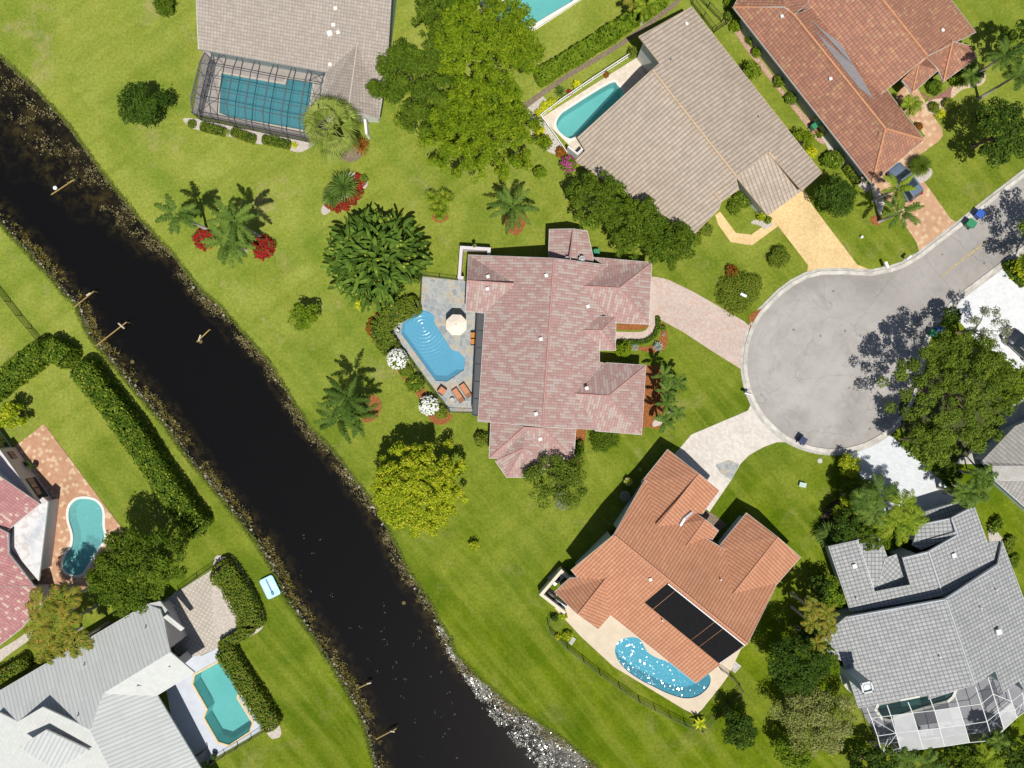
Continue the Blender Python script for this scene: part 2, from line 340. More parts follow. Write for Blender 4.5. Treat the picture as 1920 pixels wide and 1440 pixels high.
def blobleaves(blobs, per, size, up=.35, low=-.35, jit=.16):
    C = []; N = []; R = []
    for (x, y, z, r, fl) in blobs:
        n = max(12, int(per*r*r)); d = rs.randn(n, 3); d /= np.linalg.norm(d, axis=1)[:, None]; d[:, 2] = np.where(d[:, 2] < low, -d[:, 2], d[:, 2])
        k = r*(1-jit*rs.rand(n)**.5*2+.12*rs.randn(n)); lump = 1+.13*np.sin(d[:, 0]*5+x*3)*np.cos(d[:, 1]*5+y*2)
        p = d*(k*lump)[:, None]; p[:, 2] *= fl
        C.append(p+np.array([x, y, z])); N.append(d*.8+rs.randn(n, 3)*.5+np.array([0, 0, up])); R.append(.6*rs.rand(n)+.4*rs.rand())
    C = np.concatenate(C); s = size*(.65+.7*rs.rand(len(C)))
    return C, np.concatenate(N), s, np.concatenate(R)
def tree(name, label, cat, px, py, rpx, h, mat, size=.24, per=95, rb=.27, gaps=.1, group=None, bark=None, ex=1.0, ang=0.0, crownz=.62, fill=1.0, flat=.45, nlimb=6):
    """px,py,rpx: where the crown stands and how wide it is; h: height in metres"""
    zc = h*crownz; x, y = G(px, py, zc); R = rpx*S*(1-zc/H); e = empty(name, (x, y, 0), ang, label, cat, group)
    st = rs.get_state(); rs.seed(int(px*7+py*13) % 99991)
    nb = int(fill*3.0/(rb*rb)*.55)+4; bl = []
    for i in range(nb):
        a = i*2.39996+rs.rand()*.7; d = math.sqrt((i+.5)/nb)*(1-rb*.75)*(1+.10*rs.randn()*(i > nb*.6)); rr = R*rb*(.7+.6*rs.rand())
        if rs.rand() < gaps: continue
        dome = math.sqrt(max(0, 1-min(1, d)**2)); z = h*(crownz-.18)+(h*(1-crownz+.18)-rr*.6)*(dome*(1-flat*.3))*(.8+.24*rs.rand())
        bl.append((R*d*math.cos(a)*ex, R*d*math.sin(a)/ex, z, rr, .75))
        if i % 3 == 0: bl.append((R*d*math.cos(a)*ex*.97, R*d*math.sin(a)/ex*.97, max(rr*.7, z-rr*1.1), rr*.95, .8))
    C, N, s, r = blobleaves(bl, per, size)
    link('crown', leafmesh('crown', C, N, s, s*.5, r), mat, e)
    t = MB(); tr = max(.08, R*.055); zt = h*.45
    t.tube([(0, 0, -.05), (tr*.3, .1, zt*.5), (0, 0, zt)], [tr*1.5, tr, tr*.75], 8)
    for i in range(nlimb):
        b = bl[(i*7+3) % len(bl)]; t.tube([(0, 0, zt*(.6+.06*i)), (b[0]*.5, b[1]*.5, (zt+b[2])*.52), (b[0]*.92, b[1]*.92, b[2])], [tr*.6, tr*.38, tr*.14], 5)
    t.build('trunk', bark or barkM, e, smooth=True); rs.set_state(st); return e
def bush(name, label, cat, px, py, rpx, h, mat, size=.13, per=420, group=None, ex=1.0, ang=0.0, lumps=7, flowers=None, zc=None):
    zc = h*.5 if zc is None else zc; x, y = G(px, py, zc); R = rpx*S*(1-zc/H); e = empty(name, (x, y, 0), ang, label, cat, group)
    bl = [(0, 0, h*.42, R*.82, h*.58/(R*.82))]
    for i in range(lumps):
        a = i*2*math.pi/lumps+rs.rand()*.6; bl.append((R*.55*math.cos(a)*ex, R*.55*math.sin(a)/ex, h*(.3+.12*rs.rand()), R*(.42+.1*rs.rand()), min(1.2, h*.6/(R*.5))))
    C, N, s, r = blobleaves(bl, per, size, up=.5)
    C[:, 2] = np.maximum(C[:, 2], .03); link('foliage', leafmesh('foliage', C, N, s, s*.5, r), mat, e)
    t = MB()
    for i in range(4): a = i*1.6; t.tube([(.04*math.cos(a), .04*math.sin(a), -.02), (R*.4*math.cos(a), R*.4*math.sin(a), h*.6)], [.04, .015], 5)
    t.build('stem', barkM, e)
    if flowers:
        n = flowers[1]; d = rs.randn(n, 3); d[:, 2] = np.abs(d[:, 2])+.15; d /= np.linalg.norm(d, axis=1)[:, None]
        cc = d*np.array([R*.97, R*.97, h*.62])+np.array([0, 0, h*.42]); C = []; N = []
        for c, dd in zip(cc, d):
            m = 7; C.append(c+rs.randn(m, 3)*.045); N.append(dd+rs.randn(m, 3)*.4+np.array([0, 0, .5]))
        C = np.concatenate(C); s = np.full(len(C), flowers[2]); link('flowers', leafmesh('flowers', C, np.concatenate(N), s, s*.6, rs.rand(len(C))), flowers[0], e)
    return e
def hedge(name, label, pts, wpx, h, mat, size=.15, per=60, group=None, closed=False, sm=True, cat='hedge'):
    """clipped hedge: pts = centre line of its top as it stands at height h"""
    l = gp(pts, h*.8); l = smooth_loop(l, closed, 4) if sm and len(l) > 2 else l; wd = wpx*S*(1-h/H); C = []; N = []
    core = band(l, wd*.8, .02, h*.86, closed); n = len(l)
    for i in range(n if closed else n-1):
        a = Vector(l[i]); b = Vector(l[(i+1) % n]); L = (b-a).length; d = (b-a)/L; q = Vector((-d.y, d.x)); m = int(L*per*(wd+1.3*h))
        u = rs.rand(m)*L; side = rs.rand(m); top = side < wd/(wd+1.3*h); s_ = np.where(top, (rs.rand(m)-.5)*wd, np.where(rs.rand(m) < .5, -.5, .5)*wd*(1+.05*rs.randn(m)))
        lump = .12*np.sin(u*2.1+i)+.07*np.sin(u*6.3+i*2+s_*4)+.09*rs.randn(m); z = np.where(top, h*(1+0*u)+lump*.8-np.abs(s_/wd)**4*h*2.0, rs.rand(m)*h*.93); s_ = s_*(1+lump*.35)
        C.append(np.stack([a.x+d.x*u+q.x*s_, a.y+d.y*u+q.y*s_, np.maximum(z, .03)], 1)); sg = np.sign(s_)*np.where(top, .15, 1.0)
        N.append(np.stack([q.x*sg, q.y*sg, np.where(top, 1.0, .3)], 1)+rs.randn(m, 3)*.45)
    if not closed:
        for end, (p, q_) in enumerate(((l[0], l[1]), (l[-1], l[-2]))):
            dd = (Vector(p)-Vector(q_)).normalized(); m = int(per*wd*h*1.6); aa = (rs.rand(m)-.5)*math.pi; k = wd*.5*(1+.08*rs.randn(m)); zz = rs.rand(m)*h
            k = k*(1-.35*(zz/h)**6); ax = dd.x*np.cos(aa)*.45-dd.y*np.sin(aa); ay = dd.y*np.cos(aa)*.45+dd.x*np.sin(aa)
            C.append(np.stack([p[0]+ax*k, p[1]+ay*k, zz], 1)); N.append(np.stack([ax, ay, np.full(m, .5)], 1)+rs.randn(m, 3)*.4)
    C = np.concatenate(C); s = size*(.6+.7*rs.rand(len(C))); cx, cy = l[0]
    e = empty(name, (cx, cy, 0), 0, label, cat, group); off = np.array([cx, cy, 0])
    link('foliage', leafmesh('foliage', C-off, np.concatenate(N), s, s*.55, np.clip(.5*rs.rand(len(C))+.25+.25*np.sin(C[:, 0]*2.3+C[:, 1]*.9)*np.cos(C[:, 1]*2.9-C[:, 0]), 0, 1)), mat, e)
    core.v = [(v[0]-cx, v[1]-cy, v[2]) for v in core.v]; core.build('branches', MATS['leaf_dark'], e); return e
def frond(L, az, el, droop, nl=26, wl=.55, roll=0.0, lw=.035, vsh=.5):
    """one feather frond: arching rachis with leaflets in a shallow V"""
    V = []; n = 9; p = np.zeros(3); pts = [p.copy()]; e = el
    for i in range(n):
        st = L/n; p = p+np.array([math.cos(e)*math.cos(az), math.cos(e)*math.sin(az), math.sin(e)])*st; pts.append(p.copy()); e -= droop/n*(.5+i/n)
    pts = np.array(pts); side = np.array([-math.sin(az), math.cos(az), roll])
    for i in range(n):
        a, b = pts[i], pts[i+1]; ww = .035*(1-i/n)+.008; V += [a-side*ww, b-side*ww*.8, b+side*ww*.8, a+side*ww]
    for j in range(nl):
        t = .14+.86*(j+.5)/nl; k = min(n-1, int(t*n)); f = t*n-k; c = pts[k]*(1-f)+pts[k+1]*f; tan = pts[k+1]-pts[k]; tan /= np.linalg.norm(tan)
        ll = wl*(math.sin(math.pi*min(1, .12+t*.86))**.6)*(.72+.45*rs.rand())
        for s_ in (-1, 1):
            d = side*s_*.86+tan*(.45+.3*t+.12*rs.randn())+np.array([0, 0, -vsh*.5+.3*rs.randn()]); d /= np.linalg.norm(d); e1 = c+d*ll*.55; e2 = c+d*ll+np.array([0, 0, -ll*.28])
            q = tan*lw; V += [c-q*.6, e1-q, e1+q, c+q*.6]; V += [e1-q, e2-q*.25, e2+q*.25, e1+q]
    return V
def palm(name, label, px, py, rpx, h, mat, nf=15, group=None, trunkm=None, lean=(0, 0), lw=.045, wl=.55, nl=26, cat='palm tree', el=.55, droop=1.5, multi=None, two=None):
    """px,py: crown centre as it stands at height h. lean: base offset in metres"""
    x, y = G(px, py, h); bx, by = x+lean[0], y+lean[1]; e = empty(name, (bx, by, 0), 0, label, cat, group); R = rpx*S*(1-h/H)
    V = []; rn = []
    heads = [(0, 0, h, 1.0)] + list(multi or []); t = MB()
    for (dx, dy, hz, k) in heads:
        hx, hy = dx-lean[0], dy-lean[1]; off = np.array([hx, hy, hz])
        for i in range(nf):
            az = i*2.39996+.25*rs.randn(); e0 = el*(1.7-1.5*(i/nf))+.1*rs.randn(); L = R*k*1.12*(.85+.25*rs.rand())
            f = frond(L, az, e0, droop*(.8+.35*rs.rand()), nl, wl*k, .15*rs.randn(), lw); V += [v+off for v in f]; rn += [.5*rs.rand()]*(len(f)//4)
        s0 = .45 if multi else 1; tr = .09 if multi else .13
        t.tube([(hx*.15*(1-s0), hy*.15*(1-s0), -.05), (hx*.35, hy*.35, hz*.4), (hx*.8, hy*.8, hz*.75), (hx, hy, hz-.05)], [tr*1.5, tr*1.1, tr, tr*.9], 7)
    rn = np.array(rn)+.5*rs.rand(len(rn))
    link('crown', quads('crown', np.array(V), rn), mat, e); t.build('trunk', trunkm or palebark, e, smooth=True); return e
def rosette(name, label, cat, px, py, rpx, h, mat, n=40, wd=.05, group=None, heads=None, el0=1.3, droop=.9, stem=True, kk=4):
    x, y = G(px, py, h*.6); e = empty(name, (x, y, 0), 0, label, cat, group); R = rpx*S; V = []; rn = []; t = MB()
    for (dx, dy, hz, k) in (heads or [(0, 0, h, 1.0)]):
        for i in range(n):
            az = i*2.39996; el = el0*(1-i/n*1.05)+.08*rs.randn(); L = R*k*(.85+.3*rs.rand()); p = np.array([dx, dy, hz*.55]); sd = np.array([-math.sin(az), math.cos(az), 0])*wd; ee = el
            for j in range(kk):
                q = p+np.array([math.cos(ee)*math.cos(az), math.cos(ee)*math.sin(az), math.sin(ee)])*L/kk; w0 = 1-.75*(j/kk)**2; w1 = 1-.98*((j+1)/kk)**2; V += [p-sd*w0, q-sd*w1, q+sd*w1, p+sd*w0]; p = q; ee -= droop/kk
            rn += [.5*rs.rand()+.5*i/n]*kk
        if stem: t.tube([(dx*.3, dy*.3, -.03), (dx, dy, hz*.6)], [.10, .06], 6)
    link('leaves', quads('leaves', np.array(V), np.array(rn)), mat, e)
    if stem: t.build('stem', barkM, e)
    return e
# ================= the canal and the ground =================
RB = [(-420,-330),(-60,20),(0,103),(67,163),(130,233),(177,300),(217,353),(267,413),(330,480),(380,545),(417,575),(450,615),(505,675),(580,797),(624,841),(662,890),(705,946),(737,1006),(768,1070),(805,1122),(829,1171),(847,1196),(853,1223),(881,1251),(912,1281),(957,1318),(1012,1355),(1058,1385),(1130,1445),(1300,1600),(1600,1900)]
LB = [(-420,-30),(-80,320),(0,422),(22,447),(44,469),(73,502),(100,529),(115,551),(138,571),(155,613),(178,649),(200,673),(236,716),(267,754),(305,796),(333,838),(361,874),(397,918),(440,970),(480,1020),(509,1070),(529,1116),(564,1166),(594,1210),(621,1251),(642,1287),(664,1327),(682,1367),(697,1428),(730,1520),(800,1750),(900,1950)]
rb = np.array(gp(RB)); lb = np.array(gp(LB))
canal_poly = np.concatenate([rb, lb[::-1]])
def inside(P, poly):
    r = np.zeros(len(P), bool); n = len(poly); j = n-1
    for i in range(n):
        a, b = poly[i], poly[j]; c = ((a[1] > P[:, 1]) != (b[1] > P[:, 1])) & (P[:, 0] < (b[0]-a[0])*(P[:, 1]-a[1])/((b[1]-a[1])+1e-12)+a[0]); r ^= c; j = i
    return r
def segdist(P, line):
    d = np.full(len(P), 1e9)
    for a, b in zip(line[:-1], line[1:]):
        ab = b-a; t = np.clip(((P-a)@ab)/(ab@ab), 0, 1); d = np.minimum(d, np.linalg.norm(P-(a+t[:, None]*ab), axis=1))
    return d
CUT = []      # pool outlines the ground is left out under
def pool_ring(pts, smooth=False, sub=4):
    l = gp(pts); l = smooth_loop(l, sub=sub) if smooth else l
    return ccw(l)
def ground():
    def axis(h, st):
        c = np.arange(-h, h+1e-6, st); out = []; v = h; s = st
        while v < 900: s *= 1.5; v += s; out.append(v)
        o = np.array(out); return np.concatenate([-o[::-1], c, o])
    X = axis(64, .25); Y = axis(50, .25); gx, gy = np.meshgrid(X, Y); P = np.stack([gx.ravel(), gy.ravel()], 1)
    ins = inside(P, canal_poly); dr = segdist(P, rb); dl = segdist(P, lb); jg = .10*np.sin(P[:, 0]*2.9+np.sin(P[:, 1]*3.7)*1.3)+.08*np.sin(P[:, 1]*6.1+P[:, 0]*1.7); wob = .35*np.sin(P[:, 0]*1.3+P[:, 1]*.7)+.25*np.sin(P[:, 0]*.5-P[:, 1]*2.1)
    # the north-west half of the right bank is a wide shallow shelf of weed, the rest drops quickly
    k = np.clip((P[:, 1]+P[:, 0]*-.55-35)/22, 0, 1); ww = 1.0+3.0*k; d1 = np.clip(np.minimum(dr, dl)+jg, 0, 99)
    d = np.minimum(dr/ww, dl); z = np.where(ins, -.05-.50*np.clip(d1/.40+wob*.12, 0, 1)-.32*np.clip(d-.4+wob*.55, 0, 4.5), 0.0)
    und = .05*np.sin(P[:, 0]*.13)*np.cos(P[:, 1]*.11); z = z-np.where(ins, 0, 1)*0.0
    nx, ny = len(X), len(Y); i = np.arange(ny-1)[:, None]*nx+np.arange(nx-1)[None, :]; q = np.stack([i, i+1, i+nx+1, i+nx], -1).reshape(-1, 4)
    cen = P[q].mean(1); keep = np.ones(len(q), bool)
    for c in CUT: keep &= ~inside(cen, np.array(offset(c, -.15)))
    q = q[keep]; me = bpy.data.meshes.new('lawn'); V = np.concatenate([P, z[:, None]], 1)
    me.vertices.add(len(V)); me.vertices.foreach_set('co', V.ravel()); me.loops.add(q.size); me.loops.foreach_set('vertex_index', q.ravel().astype(np.int32))
    me.polygons.add(len(q)); me.polygons.foreach_set('loop_start', np.arange(0, q.size, 4, dtype=np.int32)); me.polygons.foreach_set('loop_total', np.full(len(q), 4, np.int32))
    me.polygons.foreach_set('use_smooth', np.ones(len(q), bool)); me.update(); tag(link('lawn', me, lawnM), kind='structure')
wl = offset([tuple(p) for p in rb], .35, False); wl2 = offset([tuple(p) for p in lb], -.35, False)
lft = Vector(rb[5])-Vector(lb[5])
canal_loop = ccw([tuple(p) for p in (np.concatenate([rb, lb[::-1]]))])
tag(MB().prism(canal_loop, -.6, -.5, top_only=True).build('canal_water', canalM), kind='structure')
# ---------------- swimming pools
def pool(label, pts, mat_in, water, depth=1.5, smooth=False, coping=None, cw=.28, zt=.06, steps=None, sub=4, group=None, chop=0):
    l = pool_ring(pts, smooth, sub); CUT.append(l); c = (sum(p[0] for p in l)/len(l), sum(p[1] for p in l)/len(l))
    e = empty('swimming_pool', (c[0], c[1], 0), 0, label, 'swimming pool', group); loc = [(x-c[0], y-c[1]) for x, y in l]; n = len(loc)
    m = MB(); low = offset(loc, .12); vs = [(x, y, zt-.02) for x, y in loc]+[(x, y, -depth) for x, y in low]
    m.add(vs, [(i, n+i, n+(i+1) % n, (i+1) % n) for i in range(n)]); m.prism(low, -depth-.1, -depth, top_only=True); m.build('basin', mat_in, e)
    if chop:      # wind ripples as real facets, each tilted a few degrees
        st_ = .12; o_ = offset(loc, -.08); xs = np.arange(min(p[0] for p in o_), max(p[0] for p in o_)+st_, st_); ys = np.arange(min(p[1] for p in o_), max(p[1] for p in o_)+st_, st_); gx, gy = np.meshgrid(xs, ys)
        zz = -.10+chop*rs.randn(*gx.shape); V = np.stack([gx+.03*rs.randn(*gx.shape), gy+.03*rs.randn(*gx.shape), zz], -1).reshape(-1, 3); nx = len(xs); q = []; I = inside(np.stack([gx.ravel(), gy.ravel()], 1), np.array(offset(loc, -.30)))
        for r in range(len(ys)-1):
            for c_ in range(nx-1):
                k = r*nx+c_
                if I[k] or I[k+nx+1]: q += [(k, k+1, k+nx+1), (k, k+nx+1, k+nx)]
        m = MB(); m.v = [tuple(v) for v in V]; m.f = q
    else: m = MB().prism(loc, -.2, -.10, top_only=True)
    m.build('water', water, e)
    if coping:
        mid = offset(loc, -cw/2); band(mid, cw, zt-.1, zt+.045, True).build('coping', coping, e)
    for st in (steps or []):
        q = ccw([(x-c[0], y-c[1]) for x, y in gp(st[0])]); MB().prism(q, -depth, st[1]).build('step', mat_in, e)
    return e, l
def poolmat(name, a, b):
    t = NT(name); n1 = t.noise(.5, 3); mo = t.noise(6, 3); c = t.mix(t.ramp(n1, .3, .7), a, b); t.prin(t.mix(t.m_('MULTIPLY', t.ramp(mo, .4, .7), .25), c, tuple(x*.75 for x in a)), .8, .1); return t.m
pA = poolmat('pool_plaster_blue', (.32, .47, .56), (.38, .53, .60)); pB = poolmat('pool_plaster_aqua', (.30, .54, .53), (.38, .60, .57)); pC = poolmat('pool_plaster_teal', (.20, .42, .46), (.26, .48, .50)); pD = poolmat('pool_plaster_green', (.07, .16, .14), (.09, .19, .16))
cR = G(793, 612)
wBlue = mk_water('pool_water_rippled', (.55, .84, .95), 1.6, .8, .2, rings=[(cR[0], cR[1], 16.0, .45)], base=(.14, .42, .58), bm=.45, bd=.045)
wGlint = mk_water('pool_water_choppy', (.50, .86, .94), 2.0, .1, .05, base=(.10, .42, .54), bm=.4, bd=.004)
wKid = mk_water('pool_water_bright', (.55, .86, .86), 3.0, 1.0, .06, base=(.20, .52, .52), bm=.5, bd=.10)
wAqua = mk_water('pool_water_clear', (.60, .86, .86), 1.2, .12, .04, base=(.16, .42, .42), bm=.15)
wTeal = mk_water('pool_water_lively', (.45, .78, .82), 3.2, 1.0, .06, base=(.10, .33, .38), bm=.5, bd=.10)
cop = plain('coping_white', (.66, .64, .58), .7, .3, .08, 4); copY = plain('coping_yellow', (.62, .48, .27), .7, .3, .12, 5); copT = plain('coping_tan', (.50, .44, .36), .7, .3, .1, 5)
_, lMain = pool('angular blue pool with ring ripples on the flagstone patio of the pink roofed house', [(792,581),(806,585),(814,592),(815,606),(847,656),(860,659),(872,672),(870,694),(839,715),(817,714),(752,625),(755,606)], pA, wBlue, 1.5, zt=.07,
     steps=[([(847,656),(860,659),(872,672),(870,694),(864,694),(864,676),(856,668),(846,665)], -.45), ([(864,694),(864,676),(856,668),(846,665),(848,674),(854,678),(858,684),(858,694)], -.8)])
_, lOr = pool('kidney shaped pool sparkling with sun glints beside the orange tiled house', [(1157,1205),(1178,1195),(1199,1198),(1214,1222),(1236,1235),(1268,1245),(1300,1256),(1322,1259),(1332,1270),(1328,1288),(1308,1305),(1283,1309),(1252,1300),(1225,1287),(1198,1273),(1170,1252),(1154,1227)], pA, wGlint, 1.6, True, zt=.07, chop=.0034)
_, lTan = pool('long rounded aqua pool half shaded by the tan tiled roof', [(1143,157),(1158,161),(1168,175),(1160,192),(1120,225),(1078,257),(1063,258),(1048,246),(1043,233),(1050,217),(1068,203)], pB, wAqua, 1.5, True, zt=.07, coping=cop)
_, lTop = pool('large turquoise pool cut off by the top edge behind the bright tree', [(926,18),(960,-4),(1035,-50),(1110,-30),(1072,3),(987,54),(938,42),(930,32)], pB, wAqua, 1.5, zt=.07)
_, lCage = pool('rectangular teal pool with a square spa under the dark screen enclosure', [(415,138),(420,139),(535,159),(539,147),(587,155),(573,245),(428,219),(412,212)], pC, wTeal, 1.5, zt=.07, coping=copT, cw=.2)
_, lKid = pool('figure eight pool with white coping on the terracotta paver patio', [(161,935),(180,940),(192,956),(193,985),(196,1010),(183,1030),(166,1058),(155,1074),(140,1078),(124,1071),(119,1057),(124,1040),(136,1022),(137,1000),(130,975),(131,952),(143,938)], pB, wKid, 1.4, True, coping=cop, zt=.07)
_, lBL = pool('angular turquoise pool with yellow coping beside the white roofed house', [(366,1266),(410,1242),(424,1247),(448,1291),(444,1308),(473,1355),(468,1371),(430,1396),(410,1390),(384,1345),(390,1329),(363,1282)], pB, wAqua, 1.7, zt=.07, coping=copY, cw=.22)
_, lGr = pool('dark green pool under the white framed screen enclosure', [(1644,1330),(1648,1322),(1740,1304),(1790,1292),(1784,1305),(1776,1312),(1740,1322),(1690,1338),(1668,1348),(1655,1345)], pD, wAqua, 1.5, zt=.07, coping=cop, cw=.3)
ground()
# ---------------- roads, driveways, decks
arc = lambda cx, cy, r, a0, a1, n: [(cx+r*math.cos(math.radians(a0+(a1-a0)*i/n)), cy+r*math.sin(math.radians(a0+(a1-a0)*i/n))) for i in range(n+1)]
north = [(1447,566),(1465,548),(1487,532),(1512,519),(1540,512),(1580,511),(1632,514),(1665,508),(1695,498),(1725,480),(1797,424),(1870,366),(1921,327),(2000,264),(2200,105)]
south = [(2300,180),(2000,403),(1920,464),(1857,511),(1800,554),(1774,580),(1750,606),(1735,634)]
bulb = arc(1561, 681, 164, 5, 216, 34)
road_px = north+south+bulb[:-1]
sheet('road', road_px, .012, asphM, th=.1)
rl = [G(*p) for p in road_px]
band([G(*p) for p in (south+bulb+north)], .42, -.02, .10).build('kerb', kerbM)['kind'] = 'structure'
band(offset([G(*p) for p in (south+bulb+north)], .36, False), .34, -.02, .022).build('gutter', concM)['kind'] = 'structure'
tag(band([G(*p) for p in [(1405,592),(1407,610),(1400,650),(1399,690),(1403,720),(1408,742)]], .12, 0, .03).build('gutter_silt', mulchM), kind='structure')
yl = NT('road_paint_yellow'); f = yl.noise(3.5, 5, rough=.7); p_ = yl.prin((.60, .42, .12), .8, .2); tr = yl.n('BsdfTransparent'); ms = yl.n('MixShader', {0: yl.ramp(f, .45, .58)})
yl.t.links.new(p_.outputs[0], ms.inputs[1]); yl.t.links.new(tr.outputs[0], ms.inputs[2]); yl.t.links.new(ms.outputs[0], yl.out.inputs[0])
for a, b in (((1766,517),(1798,492)), ((1800,490),(1850,452))):
    tag(band([G(*a), G(*b)], .16, .004, .020).build('road_marking', yl.m), kind='structure')
pinkpav = pavers('pavers_pinkish', (.47, .37, .315), (.56, .46, .40), .22, .22, math.radians(28), .30, (.52, .35, .28), .12)
sheet('driveway', [(1205,519),(1230,519),(1252,524),(1300,547),(1350,576),(1396,603),(1405,612),(1398,650),(1397,697),(1389,692),(1330,655),(1280,622),(1232,596),(1200,592)], .018, pinkpav, th=.06)
whpav = pavers('pavers_pale', (.55, .50, .44), (.66, .61, .55), .36, .24, math.radians(36), .35)
sheet('driveway', [(1250,868),(1275,840),(1296,815),(1402,770),(1411,752),(1424,776),(1441,797),(1462,816),(1490,829),(1457,829),(1432,838),(1405,853),(1388,870),(1371,900),(1330,960),(1300,930)], .018, whpav, th=.06)
sheet('stepping_stones', [(1341,872),(1365,862),(1386,870),(1378,888),(1371,901),(1352,888)], .022, flagM, th=.06)
yelpav = pavers('pavers_yellow', (.60, .42, .19), (.72, .53, .28), .20, .20, math.radians(-38), .12, stain=.28)
sheet('driveway', [(1441,400),(1506,352),(1523,385),(1607,496),(1634,507),(1580,505),(1540,506),(1513,512),(1515,497),(1459,424),(1410,460),(1370,454),(1346,420),(1341,403),(1350,397),(1380,437),(1409,440),(1435,421)], .018, yelpav, th=.06)
terrpav = pavers('pavers_terracotta', (.47, .275, .16), (.54, .34, .205), .42, .42, math.radians(38), .14, (.60, .42, .26), .25, stain=.3)
sheet('driveway', [(1640,350),(1625,330),(1735,255),(1700,215),(1680,182),(1700,150),(1722,168),(1748,215),(1766,240),(1768,254),(1760,265),(1722,292),(1711,312),(1728,334),(1782,410),(1795,418),(1724,475),(1719,455),(1700,427),(1660,370)], .018, terrpav, th=.06)
whd = pavers('pavers_white', (.60, .61, .61), (.67, .68, .68), .30, .30, math.radians(38), .22, stain=.08)
sheet('driveway', [(1778,577),(1800,556),(1857,512),(1890,489),(1894,512),(1925,532),(2010,560),(2010,740),(1930,720),(1880,668),(1830,640)], .018, whd, th=.06)
whd2 = pavers('pavers_white_south', (.55, .57, .59), (.62, .64, .66), .40, .22, math.radians(20), .2, stain=.08)
sheet('driveway', [(1588,848),(1630,838),(1669,815),(1700,842),(1740,878),(1779,914),(1800,960),(1727,975),(1650,960),(1627,915),(1606,880)], .018, whd2, th=.06)
sheet('driveway', [(1790,870),(1815,840),(1850,790),(1990,700),(1990,800),(1860,870)], .018, concM, th=.06)
sheet('driveway', [(-60,1360),(40,1360),(60,1470),(-60,1480)], .018, pavers('pavers_grey_dots', (.30, .27, .25), (.36, .33, .30), .42, .42, math.radians(30), .2, dots=True), th=.06)
sheet('path', smooth_loop([(1216,590),(1231,592),(1231,612),(1224,629),(1206,637),(1160,637)], False, 4)+[(1150,637),(1150,622)]+smooth_loop([(1165,622),(1202,622),(1215,614),(1218,600)], False, 4), .024, pinkpav, th=.06)
sheet('path', [(1630,345),(1638,344),(1660,378),(1650,410)], .02, gravelM, th=.06)
sheet('path', [(1536,256),(1553,252),(1600,306),(1632,352),(1625,362),(1590,330),(1560,294),(1548,270)], .02, gravelM, th=.06)
sheet('path', [(1722,170),(1746,185),(1770,172),(1786,160),(1786,180),(1770,192),(1748,196)], .03, plain('pavers_wine', (.26, .13, .10), .85, .2, .4, 6), th=.06)
def deck(pts, z, mat, pools=(), **k): return sheet('pool_deck', pts, z, mat, holes=[p[::-1] for p in pools], th=.5, **k)
deck([(792,519),(871,527),(915,530),(915,600),(900,772),(845,771),(725,607),(790,565)], .06, flagM, [lMain])
deck([(1040,1140),(1058,1128),(1100,1100),(1300,1100),(1390,1215),(1365,1267),(1352,1285),(1307,1341),(1283,1330),(1151,1250),(1090,1194)], .06, plain('deck_cream', (.58, .49, .37), .85, .15, .08, .7), [lOr])
deck([(1015,221),(1180,117),(1215,95),(1250,130),(1180,230),(1110,300),(1085,290)], .06, pavers('deck_travertine', (.58, .50, .40), (.68, .60, .50), .45, .45, math.radians(40), .25), [lTan])
deck([(900,5),(920,22),(990,66),(1090,0),(1170,-70),(890,-90)], .06, plain('deck_white', (.70, .67, .60), .8, .2, .08, 1), [lTop])
deck([(382,95),(610,130),(640,200),(600,262),(557,260),(362,213)], .06, plain('deck_taupe', (.36, .32, .29), .85, .2, .1, 1), [lCage])
deck([(0,860),(35,832),(83,795),(244,1011),(205,1060),(180,1100),(110,1120),(40,1120)], .06, pavers('patio_terracotta', (.44, .235, .14), (.53, .32, .20), .36, .36, math.radians(-53), .18, (.60, .43, .28), .25, stain=.3), [lKid])
bluedeck = plain('deck_pale_blue', (.50, .53, .58), .85, .2, .06, .9)
deck([(300,1230),(379,1229),(413,1212),(498,1365),(395,1425),(340,1440)], .06, bluedeck, [lBL])
deck([(1606,1318),(1780,1275),(1925,1262),(1925,1330),(1855,1372),(1690,1392),(1652,1395)], .06, plain('deck_grey', (.25, .25, .27), .85, .2, .1, 1), [lGr])
sheet('patio', [(300,1130),(337,1107),(398,1068),(460,1170),(425,1192),(413,1212),(370,1232),(330,1228)], .05, pavers('patio_dotted', (.37, .33, .28), (.43, .385, .33), .42, .42, math.radians(31), .15, dots=True), th=.3)
for i, (x, y) in enumerate([(1366,1231),(1374,1239),(1382,1247),(1361,1239),(1369,1247),(1377,1255)]):
    pass
o = sheet('patio', [(1352,1237),(1364,1228),(1390,1249),(1378,1262)], .05, pavers('stepping_squares', (.42, .40, .36), (.50, .48, .44), .55, .55, math.radians(38), .75), th=.1)
sheet('patio', [(1066,1205),(1074,1194),(1080,1198),(1072,1210)], .05, concM, th=.1)
